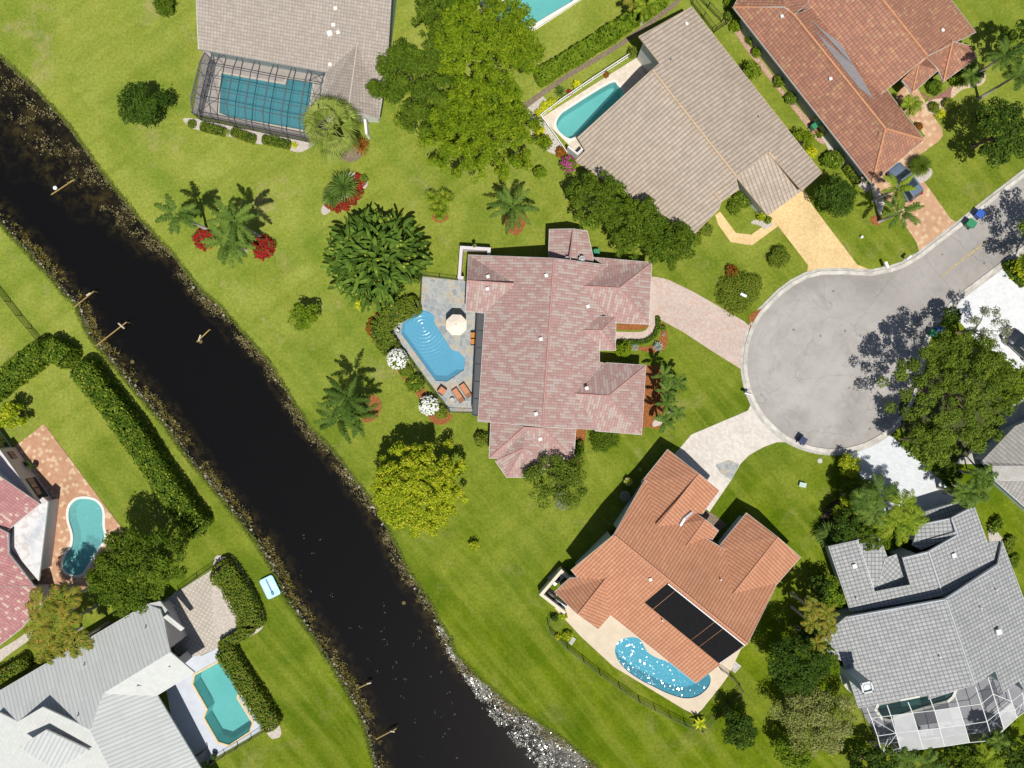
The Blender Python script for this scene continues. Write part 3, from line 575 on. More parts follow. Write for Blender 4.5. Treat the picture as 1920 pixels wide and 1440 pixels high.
# planting beds
BEDN = [0]
def bed(pts, mat, name='mulch_bed', z=.028, smooth=True):
    BEDN[0] += 1; z += .0011*BEDN[0]; return sheet(name, pts, z, mat, smooth=smooth, th=.06)
bed([(697,568),(706,580),(695,600),(690,625),(703,638),(712,640),(735,680),(765,722),(790,752),(808,790),(830,796),(848,783),(835,768),(800,735),(765,690),(738,640),(715,600),(712,575)], mulchM)
bed([(947,405),(960,398),(985,402),(988,415),(972,440),(955,436),(946,420)], mulchM)
bed([(812,402),(838,400),(840,410),(826,418),(812,412)], mulchM)
bed([(603,398),(606,385),(640,330),(668,325),(688,338),(688,350),(676,360),(650,390),(625,393),(610,403)], gravelM, 'gravel_bed')
bed([(1207,690),(1240,690),(1245,740),(1238,800),(1210,800),(1203,812),(1205,740)], mulchM)
bed([(1160,608),(1212,608),(1210,615),(1200,618),(1160,618)], mulchM)
bed([(1238,606),(1248,610),(1252,640),(1244,655),(1225,662),(1190,655),(1165,660),(1165,646),(1200,650),(1230,645),(1238,625)], mulchM)
bed([(1225,790),(1240,783),(1240,795),(1225,800)], gravelM, 'gravel_bed')
bed([(1078,806),(1098,806),(1096,830),(1094,860),(1078,866)], mulchM)
bed([(675,750),(705,742),(715,760),(705,785),(680,790)], mulchM)
bed([(352,235),(362,222),(560,262),(592,268),(565,285),(545,282),(520,272),(485,270),(460,262),(425,255),(395,246),(372,244)], gravelM, 'gravel_bed')
bed([(640,290),(660,270),(680,285),(670,300),(650,303)], soilM, 'soil_bed')
bed([(990,195),(1012,178),(1030,200),(1016,222),(1060,280),(1050,292),(1020,280),(1000,262),(992,230)], gravelM, 'gravel_bed')
bed([(968,205),(985,192),(1060,140),(1160,80),(1262,5),(1275,-10),(1266,12),(1164,88),(1064,148),(992,200),(975,214)], soilM, 'soil_bed')
bed([(1375,55),(1386,55),(1395,72),(1412,95),(1440,130),(1470,172),(1520,228),(1545,268),(1530,262),(1500,222),(1450,158),(1400,95)], plain('bed_shell', (.42, .27, .20), .9, .1, .4, 7), 'gravel_bed')
bed([(1700,335),(1715,306),(1738,308),(1748,322),(1740,336),(1722,344)], gravelM, 'gravel_bed')
bed([(1735,192),(1770,185),(1778,205),(1755,215),(1735,208)], plain('bed_shell_pale', (.52, .40, .28), .9, .1, .3, 7), 'gravel_bed')
bed([(1816,130),(1840,130),(1848,146),(1838,160),(1805,168),(1784,184),(1786,164),(1805,150)], MATS['bed_shell_pale'], 'gravel_bed')
bed([(1632,408),(1648,404),(1655,412),(1648,422),(1636,420)], mulchM)
bed([(1408,418),(1420,412),(1450,420),(1432,430),(1426,424)], gravelM, 'gravel_bed')
bed([(1406,590),(1440,574),(1430,582),(1418,600),(1408,604)], mulchM)
bed([(1690,745),(1760,700),(1860,720),(1880,790),(1820,850),(1760,860),(1700,820)], plain('painted_oak_shade', (.07, .075, .03), .95, .05), 'soil_bed', .010)  # dark sheet under the oak, crown shade put into its colour
bed([(1540,965),(1575,935),(1640,950),(1680,1010),(1600,1012),(1550,1005)], plain('soil_dark', (.06, .05, .03), .95, .05), 'soil_bed')
bed([(1575,1260),(1600,1250),(1615,1290),(1600,1300),(1582,1285)], rockM, 'gravel_bed')
bed([(1853,985),(1862,984),(1872,1000),(1880,1014),(1856,1018)], gravelM, 'gravel_bed')
bed([(400,1058),(425,1045),(450,1062),(482,1120),(496,1160),(488,1182),(462,1196),(442,1206),(500,1310),(527,1368),(518,1384),(495,1366),(410,1215)], gravelM, 'gravel_bed', .028)
bed([(-20,1232),(30,1200),(60,1180),(60,1195),(20,1225),(-20,1255)], gravelM, 'gravel_bed')
bed([(1311,968),(1330,960),(1352,975),(1362,985),(1350,995),(1340,1010),(1330,1000),(1318,985)], soilM, 'soil_bed')
# ================= houses =================
def ray_plane(px, py, a, b, c):
    n = (b-a).cross(c-a); g = Vector((*G(px, py), 0)); o = Vector((0, 0, H)); d = g-o; t = n.dot(a-o)/n.dot(d); return o+d*t
class House:
    def __init__(s, name, label, cat, cpx, wall=None):
        x, y = G(*cpx, 3); s.c = Vector((x, y, 0)); s.e = empty(name, s.c, 0, label, cat); s.faces = []; s.wall = wall or stucco; s.edges = []
    def roof(s, V, F, mat, inset=.5, th=.22, walls=True, name='roof', fascia=None, wall=None, z0=0.0, drop=0.0, skip=()):
        """V: key -> (photo x, photo y, z | 'abc' = on the plane of those corners | '^' = on the roof below)"""
        W = {}
        for k, (px, py, z) in V.items():
            if not isinstance(z, str): W[k] = P3(px, py, z)
        for k, (px, py, z) in V.items():
            if z == '^': W[k] = s.hit(px, py)-Vector((0, 0, .06))
            elif isinstance(z, str): W[k] = ray_plane(px, py, *[W[q] for q in z])
        keys = list(W); ix = {k: i for i, k in enumerate(keys)}; pts = [W[k]-s.c-Vector((0, 0, drop)) for k in keys]; fs = []
        for f in F:
            l = [pts[ix[k]] for k in f]; a = area([(p.x, p.y) for p in l]); f = f if a > 0 else f[::-1]; fs.append(tuple(ix[k] for k in f))
        me = bpy.data.meshes.new(name); n = len(pts); ed = {}
        for f in fs:
            for i in range(len(f)): ed[(f[i], f[(i+1) % len(f)])] = 1
        bd = [e for e in ed if (e[1], e[0]) not in ed]
        vs = [tuple(p) for p in pts]+[(p.x, p.y, p.z-th) for p in pts]
        allf = fs+[tuple(i+n for i in f[::-1]) for f in fs]
        me.from_pydata(vs, [], allf); uv = me.uv_layers.new(name='UVMap')
        for pi, poly in enumerate(me.polygons):
            nn = poly.normal if pi < len(fs) else -poly.normal
            if nn.z < 0: nn = -nn
            dn = Vector((nn.x, nn.y, 0)); dn = Vector((0, -1, 0)) if dn.length < .02 else dn.normalized(); dn3 = (dn*nn.z-Vector((0, 0, 1))*math.hypot(nn.x, nn.y)).normalized(); u = dn3.cross(nn).normalized()
            for li in poly.loop_indices: v = Vector(vs[me.loops[li].vertex_index]); uv.data[li].uv = (v.dot(u)+50, v.dot(dn3)+50)
        me.update(); o = link(name, me, mat, s.e)
        for f in fs: s.faces.append([pts[i]+s.c for i in f])
        nxt = {a: b for a, b in bd}; loops = []; seen = set()
        for a in list(nxt):
            if a in seen: continue
            l = [a]; seen.add(a); b = nxt[a]
            while b != a and b in nxt and b not in seen: l.append(b); seen.add(b); b = nxt[b]
            loops.append(l)
        fa = MB(); wa = MB()
        for l in loops:
            L = [pts[i] for i in l]; m = len(L); out = offset([(p.x, p.y) for p in L], -.03); inn = offset([(p.x, p.y) for p in L], inset)
            for i in range(m):
                j = (i+1) % m; a, b = L[i], L[j]
                fa.add([(a.x, a.y, a.z-.012), (out[i][0], out[i][1], a.z-.012), (out[j][0], out[j][1], b.z-.012), (b.x, b.y, b.z-.012), (a.x, a.y, a.z-th), (out[i][0], out[i][1], a.z-th-.03), (out[j][0], out[j][1], b.z-th-.03), (b.x, b.y, b.z-th)], [(0, 1, 2, 3), (1, 5, 6, 2), (5, 4, 7, 6), (0, 3, 7, 4), (0, 4, 5, 1), (3, 2, 6, 7)])
                if walls and (l[i] not in [ix[k] for k in skip] or l[j] not in [ix[k] for k in skip]):
                    p, q = inn[i], inn[j]; dz = th+.02; wa.add([(p[0], p[1], z0), (q[0], q[1], z0), (q[0], q[1], b.z-dz), (p[0], p[1], a.z-dz)], [(0, 1, 2, 3)])
        fa.build('fascia', fascia or fasciaM, s.e)
        if walls: wa.build('wall', wall or s.wall, s.e)
        return W
    def ridge(s, pts, mat, r=.13):
        """ridge and hip cap tiles along photo points, lying on the roof"""
        q = [s.hit(x, y)-s.c+Vector((0, 0, .02)) for x, y in pts]; MB().tube(q, r, 6).build('ridge_tiles', mat, s.e)
    def hit(s, px, py):
        best = None
        g = Vector((*G(px, py), 0)); o = Vector((0, 0, H)); d = g-o
        for f in s.faces:
            k = 2
            while k < len(f)-1 and (f[1]-f[0]).cross(f[k]-f[0]).length < .5: k += 1
            n = (f[1]-f[0]).cross(f[k]-f[0])
            if abs(n.dot(d)) < 1e-9: continue
            t = n.dot(f[0]-o)/n.dot(d); p = o+d*t
            if inside(np.array([[p.x, p.y]]), np.array([(q.x, q.y) for q in offset2(f)]))[0] and (best is None or p.z > best.z): best = p
        return best if best is not None else o+d*(1-3.2/H)
    def vent(s, px, py, w_=.28, mat=None, h=.3, rz=.3):
        p = s.hit(px, py)-s.c; m = MB(); m.box((0, 0, -.1), (w_, w_, h), rz, .9); m.box((0, 0, h-.1), (w_*1.15, w_*1.15, .05), rz); m.build('roof_vent', mat or fasciaM, s.e, loc=p)
    def pipe(s, px, py, mat=None):
        p = s.hit(px, py)-s.c; MB().tube([(0, 0, -.1), (0, 0, .42)], .07, 8).build('vent_pipe', mat or greyM, s.e, loc=p)
    def boxpart(s, name, px, py, z, dim, rz, mat): x, y = G(px, py, z); return MB().box((x-s.c.x, y-s.c.y, z), dim, rz).build(name, mat, s.e)
    def window(s, a, b, z0, z1, off=.04):
        """window in a wall between ground points a and b (world), facing the left side of a->b"""
        a = Vector((*a, 0))-s.c; b = Vector((*b, 0))-s.c; d = (b-a).normalized(); q = Vector((-d.y, d.x, 0))*off; L = (b-a).length; r = math.atan2(d.y, d.x); m = (a+b)/2+q
        f = MB().box((m.x, m.y, z0), (L, .10, z1-z0), r).build('window', blackM, s.e); mm = m+q
        pn = MB()
        for k in (-.25, .25): pn.box((mm.x+d.x*L*k, mm.y+d.y*L*k, z0+.08), (L*.44, .06, z1-z0-.16), r)
        pn.build('pane', glassM, f)
def offset2(f):
    """slightly grown outline so that points on an edge still count"""
    c = sum(f, Vector())/len(f); return [c+(p-c)*1.012 for p in f]
tBeige = tiles('tiles_beige', (.345, .295, .25), (.41, .355, .305), .33, .36, groove=.35, course=.42, bs=.4, stain=.2)
tTan = tiles('tiles_tan', (.42, .345, .27), (.49, .405, .325), .44, .42, groove=.72, course=.12, bs=.8, stain=.32)
tBrown = tiles('tiles_rust', (.34, .165, .115), (.47, .225, .135), .34, .42, cC=(.46, .27, .15), fC=.09, groove=.5, course=.5, bs=.5, stain=.4)
tPink = tiles('tiles_pink', (.36, .222, .200), (.42, .270, .240), .30, .36, cC=(.43, .34, .30), fC=.36, groove=.42, course=.2, bs=.35, stain=.12, blot=2.0)
tOrange = tiles('tiles_orange', (.50, .228, .128), (.55, .268, .155), .36, .44, groove=.7, course=.25, bs=.8, stain=.30)
tGrey = tiles('tiles_grey', (.335, .34, .34), (.41, .415, .41), .42, .44, groove=.7, course=.62, bs=.8, stain=.15)
tWhite = tiles('tiles_pale', (.485, .50, .487), (.53, .545, .53), .46, 3.0, groove=.42, course=.02, bs=.5, stain=.12)
tPure = tiles('tiles_white', (.50, .51, .485), (.54, .55, .525), .42, .42, groove=.05, course=.05, bs=.15, stain=.1)
tGB = tiles('tiles_greybrown', (.30, .285, .26), (.36, .34, .315), .42, .42, groove=.55, course=.18, bs=.6, stain=.3)
tMauve = tiles('tiles_mauve', (.36, .155, .155), (.44, .215, .205), .30, .36, cC=(.54, .40, .32), fC=.13, groove=.5, course=.2, bs=.35, stain=.15, blot=1.0)
rOrange = plain('ridge_orange', (.50, .24, .14), .7, .3, .15, 5); rPink = plain('ridge_pink', (.46, .24, .21), .7, .3, .15, 5); rGrey = plain('ridge_white', (.47, .49, .52), .6, .3, .08, 4); rTan = plain('ridge_tan', (.52, .38, .25), .75, .3, .15, 5); rRust = plain('ridge_rust', (.52, .25, .13), .75, .3, .2, 5)
# ---- A: beige roof, top left
A = House('house', 'beige tiled house with the dark screened pool cage at the top of the photo', 'house', (550, 40), stuccoG)
A.roof(dict(a=(372,92,3.0), b=(724,155,'acd'), c=(360,-150,7.0), d=(738,-86,'ace'), e=(362,-420,3.0), f=(752,-350,3.0)) if 0 else dict(a=(372,92,3.0), b=(724,156,3.0), c=(362,-130,6.6), d=(737,-66,6.6), e=(352,-350,3.0), f=(750,-290,3.0)), ['abdc', 'cdfe'], tBeige, fascia=greyM)
A.roof(dict(a=(670,80,'^'), b=(653,208,5.0), c=(612,135,3.0), d=(599,196,3.0), e=(722,150,3.0), f=(710,222,3.0)), ['acdb', 'abfe'], tBeige, wall=stucco)
A.ridge([(670,82),(653,208)], plain('ridge_beige', (.48, .41, .35), .75, .3, .1, 5), .11)
for p in [(629,16),(625,47),(634,61),(619,121)]: A.vent(*p, w_=.34, h=.15)
A.vent(619, 64, w_=.5)
x, y = G(687, 240, 1.5); MB().box((0, 0, 0), (.25, 1.6, 2.0), .1).build('fence_wall', whiteM, loc=(x, y, 0)); o = bpy.data.objects['fence_wall']; tag(o, 'short white garden wall panel by the fan palm and the beige roof', 'wall')
# ---- B: tan roof
B = House('house', 'house with a big tan ribbed tile roof and a yellow driveway', 'house', (1330, 230), stucco)
B.roof(dict(r=(1223,130,6.0), s=(1380,331,6.0), e=(1304,437,3.0), a=(1083,258,'rse'), b=(1098,282,'rse'), c=(1078,302,'rse'), d=(1155,352,'rse'), f=(1348,392,'rse'), g=(1352,379,'rse'), h=(1385,355,'rse')), ['rabcdefghs'], tTan, fascia=plain('fascia_tan', (.50, .38, .25), .7, .3, .1, 4), inset=.45, skip='rsh')
B.roof(dict(r=(1223,130,6.0), s=(1380,331,6.0), u=(1541,324,3.4), n=(1198,68,'rsu'), m=(1237,118,'rsu'), t=(1297,13,'rsu'), k=(1504,357,'rsu'), q=(1441,285,'rsu')), ['rmntukqs'], tTan, fascia=MATS['fascia_tan'], inset=.45, skip='rsqkm')
B.roof(dict(q=(1441,285,'^'), k=(1504,357,'^'), s=(1381,332,4.0), w=(1440,404,3.2)), ['qswk'], tTan, fascia=MATS['fascia_tan'], skip='qk')
B.ridge([(1340,363),(1352,377)], rTan, .09); B.ridge([(1340,363),(1374,341)], rTan, .07)
B.ridge([(1223,131),(1300,229),(1380,330)], rTan); B.ridge([(1441,285),(1503,356)], rTan)
B.vent(1287, 46); B.pipe(1258, 113); B.pipe(1422, 220)
# ---- C: rust roof, top right
Cc = House('house', 'L shaped house with rust brown tile roofs and a grey valley between them', 'house', (1620, 120), stuccoG)
Cc.roof(dict(a=(1375,13,3.0), d=(1660,241,5.9), e=(1635,344,3.0), b=(1470,12,'ade'), c=(1489,28,'ade')), ['abcde'], tBrown, skip='bcd')
Cc.roof(dict(d=(1660,241,5.9), e=(1635,344,3.0), f=(1734,262,3.0)), ['dfe'], tBrown, skip='de')
Cc.roof(dict(c=(1489,28,5.85), d=(1660,241,5.9), f=(1734,262,3.0), g=(1665,171,'cdf'), h=(1536,8,'cdf')), ['cdfgh'], tBrown, skip='cdh')
Cc.roof(dict(a=(1375,13,3.0), b=(1470,12,5.85), c=(1489,28,5.85), h=(1516,4,4.0), i=(1500,-60,4.2), k=(1458,-60,5.2), l=(1420,-70,3.0)), ['alkb', 'bkihc'], tBrown, walls=False)
Cc.roof(dict(c=(1739,105,6.2), d=(1600,-72,6.2), b=(1640,187,3.4), a=(1504,18,'cdb'), g=(1480,-12,'cdb')), ['abcdg'], tBrown, inset=.4, skip='cdg')
Cc.roof(dict(c=(1739,105,6.2), d=(1600,-72,6.2), e=(1830,60,3.2), f=(1690,-120,'dce')), ['dcef'], tBrown, inset=.4, skip='cd')
Cc.roof(dict(a=(1737,106,'^'), b=(1784,72,'^'), c=(1786,78,4.9), d=(1820,86,3.0), e=(1832,108,3.0), f=(1769,153,3.0), g=(1760,130,3.2)), ['abcfg', 'cdef'], tBrown, skip='abcdefg')
Cc.roof(dict(a=(1692,150,3.4), b=(1722,121,4.6), c=(1760,131,3.1), d=(1711,174,3.0), e=(1737,107,'^')), ['bad', 'bdc', 'bce'], tBrown, skip='abecd')
Cc.ridge([(1470,13),(1489,28),(1575,135),(1660,241)], rRust); Cc.ridge([(1376,14),(1470,13)], rRust, .11); Cc.ridge([(1660,241),(1635,342)], rRust, .11); Cc.ridge([(1660,241),(1732,262)], rRust, .11); Cc.ridge([(1655,0),(1738,104)], rRust); Cc.ridge([(1786,78),(1769,152)], rRust, .1); Cc.ridge([(1722,122),(1711,173)], rRust, .1); Cc.ridge([(1692,150),(1739,105)], rRust, .1)
_vp = [(1503,17),(1520,38),(1537,54),(1562,72),(1578,86),(1587,101),(1598,122),(1612,143),(1638,187),(1610,163),(1590,138),(1557,97),(1530,60)]
Cc.roof({chr(97+i): (x, y, '^') for i, (x, y) in enumerate(_vp)}, ['abcdefghijklm'], greyM, walls=False, th=.08, drop=-.16, name='valley_flashing', fascia=greyM)
for p in [(1465,32),(1556,149)]: Cc.vent(*p)
Cc.vent(1766, 58)
for (x, y) in [(1375,-0)]: pass
Cc.window(G(1537, 255), G(1519, 228), 1.0, 2.2)
# ---- D: pink main house
D = House('house', 'large house with a mottled pink tile roof in the middle of the photo', 'house', (1030, 640), stuccoC)
D.roof(dict(b=(1039,484,5.9), c=(1017,800,5.9), d=(896,790,3.1), a=(878,478,'bcd'), e=(909,587,'bcd'), f=(873,583,2.9), g=(876,526,4.3), v=(965,532,'bcd')), ['abcdev', 'agv', 'gfev'], tPink, skip='bc')
D.roof(dict(b=(1039,484,5.9), c=(1017,800,5.9), h=(1124,656,3.3), d=(1129,806,'bch'), e=(1133,681,'bch'), g=(1124,679,'bch'), i=(1119,593,'bch'), k=(1133,588,'bch'), m=(1139,497,'bch')), ['bcdeghikm'], tPink, skip='bckmide')
D.roof(dict(v=(1094,536,'^'), r=(1161,540,4.6), a=(1136,497,3.2), a2=(1111,481,2.9)) if 0 else dict(v=(1094,536,'^'), r=(1161,540,4.65), a=(1110,482,3.0), b=(1222,492,3.0), c=(1217,608,3.0), d=(1155,605,3.0), e=(1133,588,'^'), m=(1137,498,'^')), ['vmabr', 'rbc', 'vrcde'], tPink)
D.roof(dict(v=(1092,619,'^'), r=(1128,619,4.2), a=(1119,593,'^'), b=(1155,593,3.1), c=(1154,657,3.1), d=(1122,656,3.1)), ['vabr', 'rbc', 'vrcd'], tPink)
D.roof(dict(v=(1076,738,'^'), r=(1141,742,4.9), a=(1137,680,3.1), b=(1211,685,3.0), c=(1203,815,3.0), d=(1117,808,3.0)), ['vabr', 'rbc', 'vrcd'], tPink)
D.roof(dict(a=(1030,430,2.9), b=(1074,429,3.9), c=(1101,433,3.1), d=(1112,481,2.9), e=(1112,492,2.9), f=(1069,490,3.9), g=(1028,490,2.9)), ['abfg', 'bcdef'], tPink)
D.roof(dict(a=(920,790,3.0), b=(917,859,3.0), c=(984,800,4.5), d=(1020,802,4.5), e=(1076,862,3.0), f=(1080,803,3.0)), ['abc', 'bedc', 'def'], tPink)
D.roof(dict(c=(985,812,4.4), g=(981,841,4.4), h=(929,865,2.95), i=(950,895,2.95), j=(1005,895,2.95), k=(1040,864,2.95)), ['chg', 'hig', 'ijg', 'jkg', 'ckg'], tPink)
D.ridge([(1039,485),(1017,799)], rPink, .10)
for l in [[(877,526),(964,532)], [(1094,536),(1161,540)], [(1161,540),(1221,493)], [(1161,540),(1216,607)], [(1092,619),(1128,619)], [(1128,619),(1154,594)], [(1128,619),(1153,656)], [(1076,738),(1141,742)], [(1141,742),(1210,686)], [(1141,742),(1202,814)], [(984,800),(918,858)], [(984,801),(1020,803)], [(1020,803),(1075,861)], [(981,841),(930,864)], [(981,841),(951,894)], [(981,841),(1004,894)], [(1074,430),(1069,488)]]: D.ridge(l, rPink, .07)
for p in [(915,519),(914,542),(1024,517),(1102,575),(1014,636),(1100,728),(1005,776),(1013,823)]: D.vent(*p, w_=.32)
for px, py, r in [(1063,484,.30),(1090,484,.38)]:
    p = D.hit(px, py)-D.c; k = MB(); k.tube([(0, 0, 0), (0, -.1, .55)], .03, 6); k.tube([(0, -.1, .55), (-.5, .5, .75)], .02, 5); k.tube([(0, -.1, .2), (.2, .35, .0)], .02, 5)
    d_ = MB(); d_.lathe((0, 0, 0), [(.02, 0), (r*.6, .04), (r, .12), (r*.98, .13), (r*.5, .06), (.02, .02)], 16)
    ob = k.build('satellite_dish', greyM, D.e, loc=p); dd = d_.build('dish', greyM, ob, smooth=True, loc=(0, -.12, .62)); dd.rotation_euler = (math.radians(38), 0, .1)
# screened strip along the lanai
k = MB(); a0, a1, b0, b1 = G(895, 587, 2.6), G(909, 588, 2.6), G(886, 778, 2.6), G(899, 780, 2.6)
def fr(mb, a, b, r, c): mb.tube([Vector(a)-c, Vector(b)-c], r, 4)
cz = D.c
for q0, q1 in ((a0, b0), (a1, b1), (a0, a1), (b0, b1)): fr(k, (*q0, 2.6), (*q1, 2.6), .06, cz)
for t in (.17, .34, .5, .67, .84): fr(k, (a0[0]+(b0[0]-a0[0])*t, a0[1]+(b0[1]-a0[1])*t, 2.6), (a1[0]+(b1[0]-a1[0])*t, a1[1]+(b1[1]-a1[1])*t, 2.6), .05, cz)
for t in (0, .17, .34, .5, .67, .84, 1): fr(k, (a0[0]+(b0[0]-a0[0])*t, a0[1]+(b0[1]-a0[1])*t, 0), (a0[0]+(b0[0]-a0[0])*t, a0[1]+(b0[1]-a0[1])*t, 2.6), .05, cz)
k.build('lanai_frame', bronzeM, D.e)
scr = NT('insect_screen'); tr = scr.n('BsdfTransparent'); df = scr.n('BsdfDiffuse', {0: (.03, .032, .035)}); ms = scr.n('MixShader', {0: .42}); scr.t.links.new(tr.outputs[0], ms.inputs[1]); scr.t.links.new(df.outputs[0], ms.inputs[2]); scr.t.links.new(ms.outputs[0], scr.out.inputs[0]); scrM = scr.m
MB().prism(ccw([(p[0]-cz.x, p[1]-cz.y) for p in (a0, a1, b1, b0)]), 2.5, 2.52).build('lanai_screen', plain('screen_roof_dark', (.05, .052, .058), .5, .4, .1), D.e)
# ---- E: orange house
E_ = House('house', 'house with an orange barrel tile roof and black solar panels', 'house', (1270, 1060), stuccoB)
E_.roof(dict(a=(1151,1003,6.0), b=(1402,1207,6.0), c=(1305,1281,3.0), d=(1145,1154,'abc'), f=(1071,1069,'abc')), ['abcdf'], tOrange, skip='ab')
E_.roof(dict(a=(1151,1003,6.0), b=(1402,1207,6.0), c=(1456,1096,3.1), d=(1346,1022,'abc'), e=(1276,983,'abc'), f=(1209,900,'abc')), ['afedcb'], tOrange, skip='ab')
E_.roof(dict(a=(1137,1084,'^'), b=(1083,1152,4.7), c=(1040,1110,3.0), d=(1069,1084,'^'), e=(1122,1180,3.0), f=(1145,1154,'^')), ['adcb', 'abef'], tOrange)
E_.roof(dict(a=(1310,888,4.7), b=(1231,989,'^'), c=(1252,843,3.0), d=(1202,904,3.0), d2=(1212,902,'^'), e=(1349,920,3.2), f=(1318,963,3.2), g=(1275,985,'^')) if 0 else dict(a=(1310,888,5.0), b=(1231,989,'^'), c=(1252,843,3.0), d=(1203,904,3.0), e=(1349,920,3.2), f=(1316,965,3.2), g=(1276,985,'^')), ['acdb', 'abgfe'], tOrange)
E_.roof(dict(a=(1322,974,4.2), b=(1285,1026,'^'), c=(1299,958,3.2), d=(1279,983,'^'), e=(1347,995,3.1), f=(1334,1014,3.0)), ['acdb', 'abfe'], tOrange)
E_.roof(dict(a=(1458,1007,5.1), b=(1373,1115,'^'), c=(1400,962,3.0), d=(1349,1024,3.0), e=(1501,1045,3.0), f=(1456,1096,3.0)), ['acdb', 'abfe'], tOrange)
E_.ridge([(1152,1004),(1276,1105),(1401,1206)], rOrange, .12)
for l in [[(1137,1084),(1084,1151)], [(1310,889),(1232,988)], [(1322,975),(1286,1025)], [(1458,1008),(1374,1114)]]: E_.ridge(l, rOrange, .09)
E_.vent(1219, 1086); E_.pipe(1241, 1112 if 0 else 1162); E_.pipe(1350, 1086)
sp_ = MB(); q = [E_.hit(*p)-E_.c+Vector((0, 0, .10)) for p in [(1252,1094),(1394,1209),(1347,1243),(1209,1130)]]
pan = plain('solar_mat_black', (.009, .009, .010), .85, .12, .35, 6)
for t0, t1 in ((0, .105), (.115, .62), (.63, .73), (.74, 1.0)):
    a, b, c, d = [q[0].lerp(q[1], t0), q[0].lerp(q[1], t1), q[3].lerp(q[2], t1), q[3].lerp(q[2], t0)]; dz = Vector((0, 0, -.08))
    MB().add([a, b, c, d, a+dz, b+dz, c+dz, d+dz], [(3, 2, 1, 0), (0, 1, 5, 4), (1, 2, 6, 5), (2, 3, 7, 6), (3, 0, 4, 7)]).build('solar_panel', pan, E_.e)
MB().tube([q[0]+Vector((0, 0, .05)), q[1]+Vector((0.1, 0, .05)), q[2]+Vector((.1, 0, .05))], .07, 6).build('panel_pipe', whiteM, E_.e)
MB().tube([E_.hit(x, y)-E_.c+Vector((0, 0, .08)) for x, y in ((1275,985),(1283,972),(1297,960))], [.2, .22, .16], 6).build('valley_flashing', greyM, E_.e)
for a, b in (((1158,975),(1167,963)), ((1130,1013),(1137,1004))): E_.window(G(*b), G(*a), 1.1, 2.3, .02)
for i, (x, y) in enumerate([(1194,1078),(1156,1063),(1180,1062)]): pass
# ---- F: grey house, bottom right
F_ = House('house', 'house with stepped grey tile roofs and a tall chimney', 'house', (1740, 1140), stuccoB)
F_.roof(dict(f=(1741,1034,5.2), g=(1768,1117,5.2), h=(1595,1147,3.0), a=(1554,1025,'fgh'), b=(1608,1013,'fgh'), c=(1640,1110,'fgh'), d=(1708,1097,'fgh'), e=(1693,1046,'fgh')), ['abcdefgh'], tGrey, skip='fgbc')
F_.roof(dict(b=(1608,1013,'^'), c=(1640,1110,'^'), i=(1646,998,3.1), j=(1664,1046,3.1), k=(1669,1100,3.1)), ['bijkc'], tGrey, skip='bc')
F_.roof(dict(a=(1661,1047,3.3), b=(1682,1040,3.3), c=(1714,1094,3.3), d=(1645,1108,3.2)), ['abcd'], tGrey, drop=.05, fascia=whiteM)
F_.roof(dict(f=(1741,1034,5.2), g=(1768,1117,5.2), h=(1879,1015,3.3), a=(1795,1003,'fgh'), b=(1783,972,'fgh'), c=(1816,954,'fgh'), d=(1821,934,'fgh'), e=(1852,1018,'fgh'), i=(1871,1057,'fgh')), ['fabcdehig'], tGrey, skip='fgab')
F_.roof(dict(a=(1783,972,'^'), b=(1795,1003,'^'), c=(1728,1030,3.6), d=(1712,1022,3.3), e=(1723,984,3.5)), ['abcde'], tGrey, skip='ab')
F_.roof(dict(a=(1718,966,2.7), b=(1821,934,2.7), c=(1812,956,3.0), d=(1783,974,3.1), e=(1724,986,3.0)), ['abcde'], tGrey)
F_.roof(dict(r=(1773,1123,6.6), s=(1827,1284,6.6), b=(1552,1187,3.2), a=(1587,1157,'rsb'), c=(1545,1195,'rsb'), d=(1553,1225,'rsb'), e=(1582,1241,'rsb'), f=(1610,1327,'rsb'), g=(1742,1301,'rsb'), h=(1742,1311,'rsb')), ['rabcdefghs'], tGrey, skip='rs')
F_.roof(dict(r=(1773,1123,6.6), s=(1827,1284,6.6), d=(1950,1215,3.8), a=(1872,1057,'rsd'), b=(1880,1017,'rsd'), c=(1925,1137,'rsd'), e=(1945,1330,'rsd'), f=(1911,1276,'rsd'), g=(1882,1299,'rsd'), h=(1867,1257,'rsd')), ['rabcdefghs'], tGrey, skip='rs')
for l in [[(1608,1014),(1640,1109)], [(1741,1035),(1767,1114)], [(1774,1124),(1827,1282)], [(1784,973),(1795,1002)], [(1590,1157),(1772,1124)], [(1774,1122),(1870,1059)], [(1642,1110),(1707,1097)], [(1797,1002),(1743,1033)], [(1694,1046),(1740,1035)], [(1725,984),(1783,972),(1815,955)]]: F_.ridge(l, rGrey, .08)
for p in [(1601,1061),(1787,1041)]: F_.vent(*p, w_=.4)
for p in [(1604,1121),(1866,1105),(1837,1139),(1760,1230)]: F_.pipe(*p, whiteM)
F_.vent(1869, 1183, w_=.5, h=.5)
# chimney: foot at the wall, cap 6.8 m up
cx, cy = G(1627, 1290, 7.8); ch = MB(); ch.box((cx-F_.c.x, cy-F_.c.y, 0), (1.0, .95, 7.5), .25); chm = ch.build('chimney', stuccoB, F_.e)
ca = MB(); r_ = .25
for dx, dy, a, b in ((0, .5, 1.25, .16), (0, -.5, 1.25, .16), (.52, 0, .16, 1.2), (-.52, 0, .16, 1.2)): ca.box((cx-F_.c.x+dx*math.cos(r_)-dy*math.sin(r_), cy-F_.c.y+dx*math.sin(r_)+dy*math.cos(r_), 7.5), (a, b, .22), r_)
ca.build('cap', greyM, chm); MB().lathe((cx-F_.c.x, cy-F_.c.y, 7.48), [(.3, 0), (.3, .1), (.22, .14)], 14).build('flue', whiteM, chm)
for k_ in ((1861,1085),):
    x, y = G(1915, 1090, 1.2)
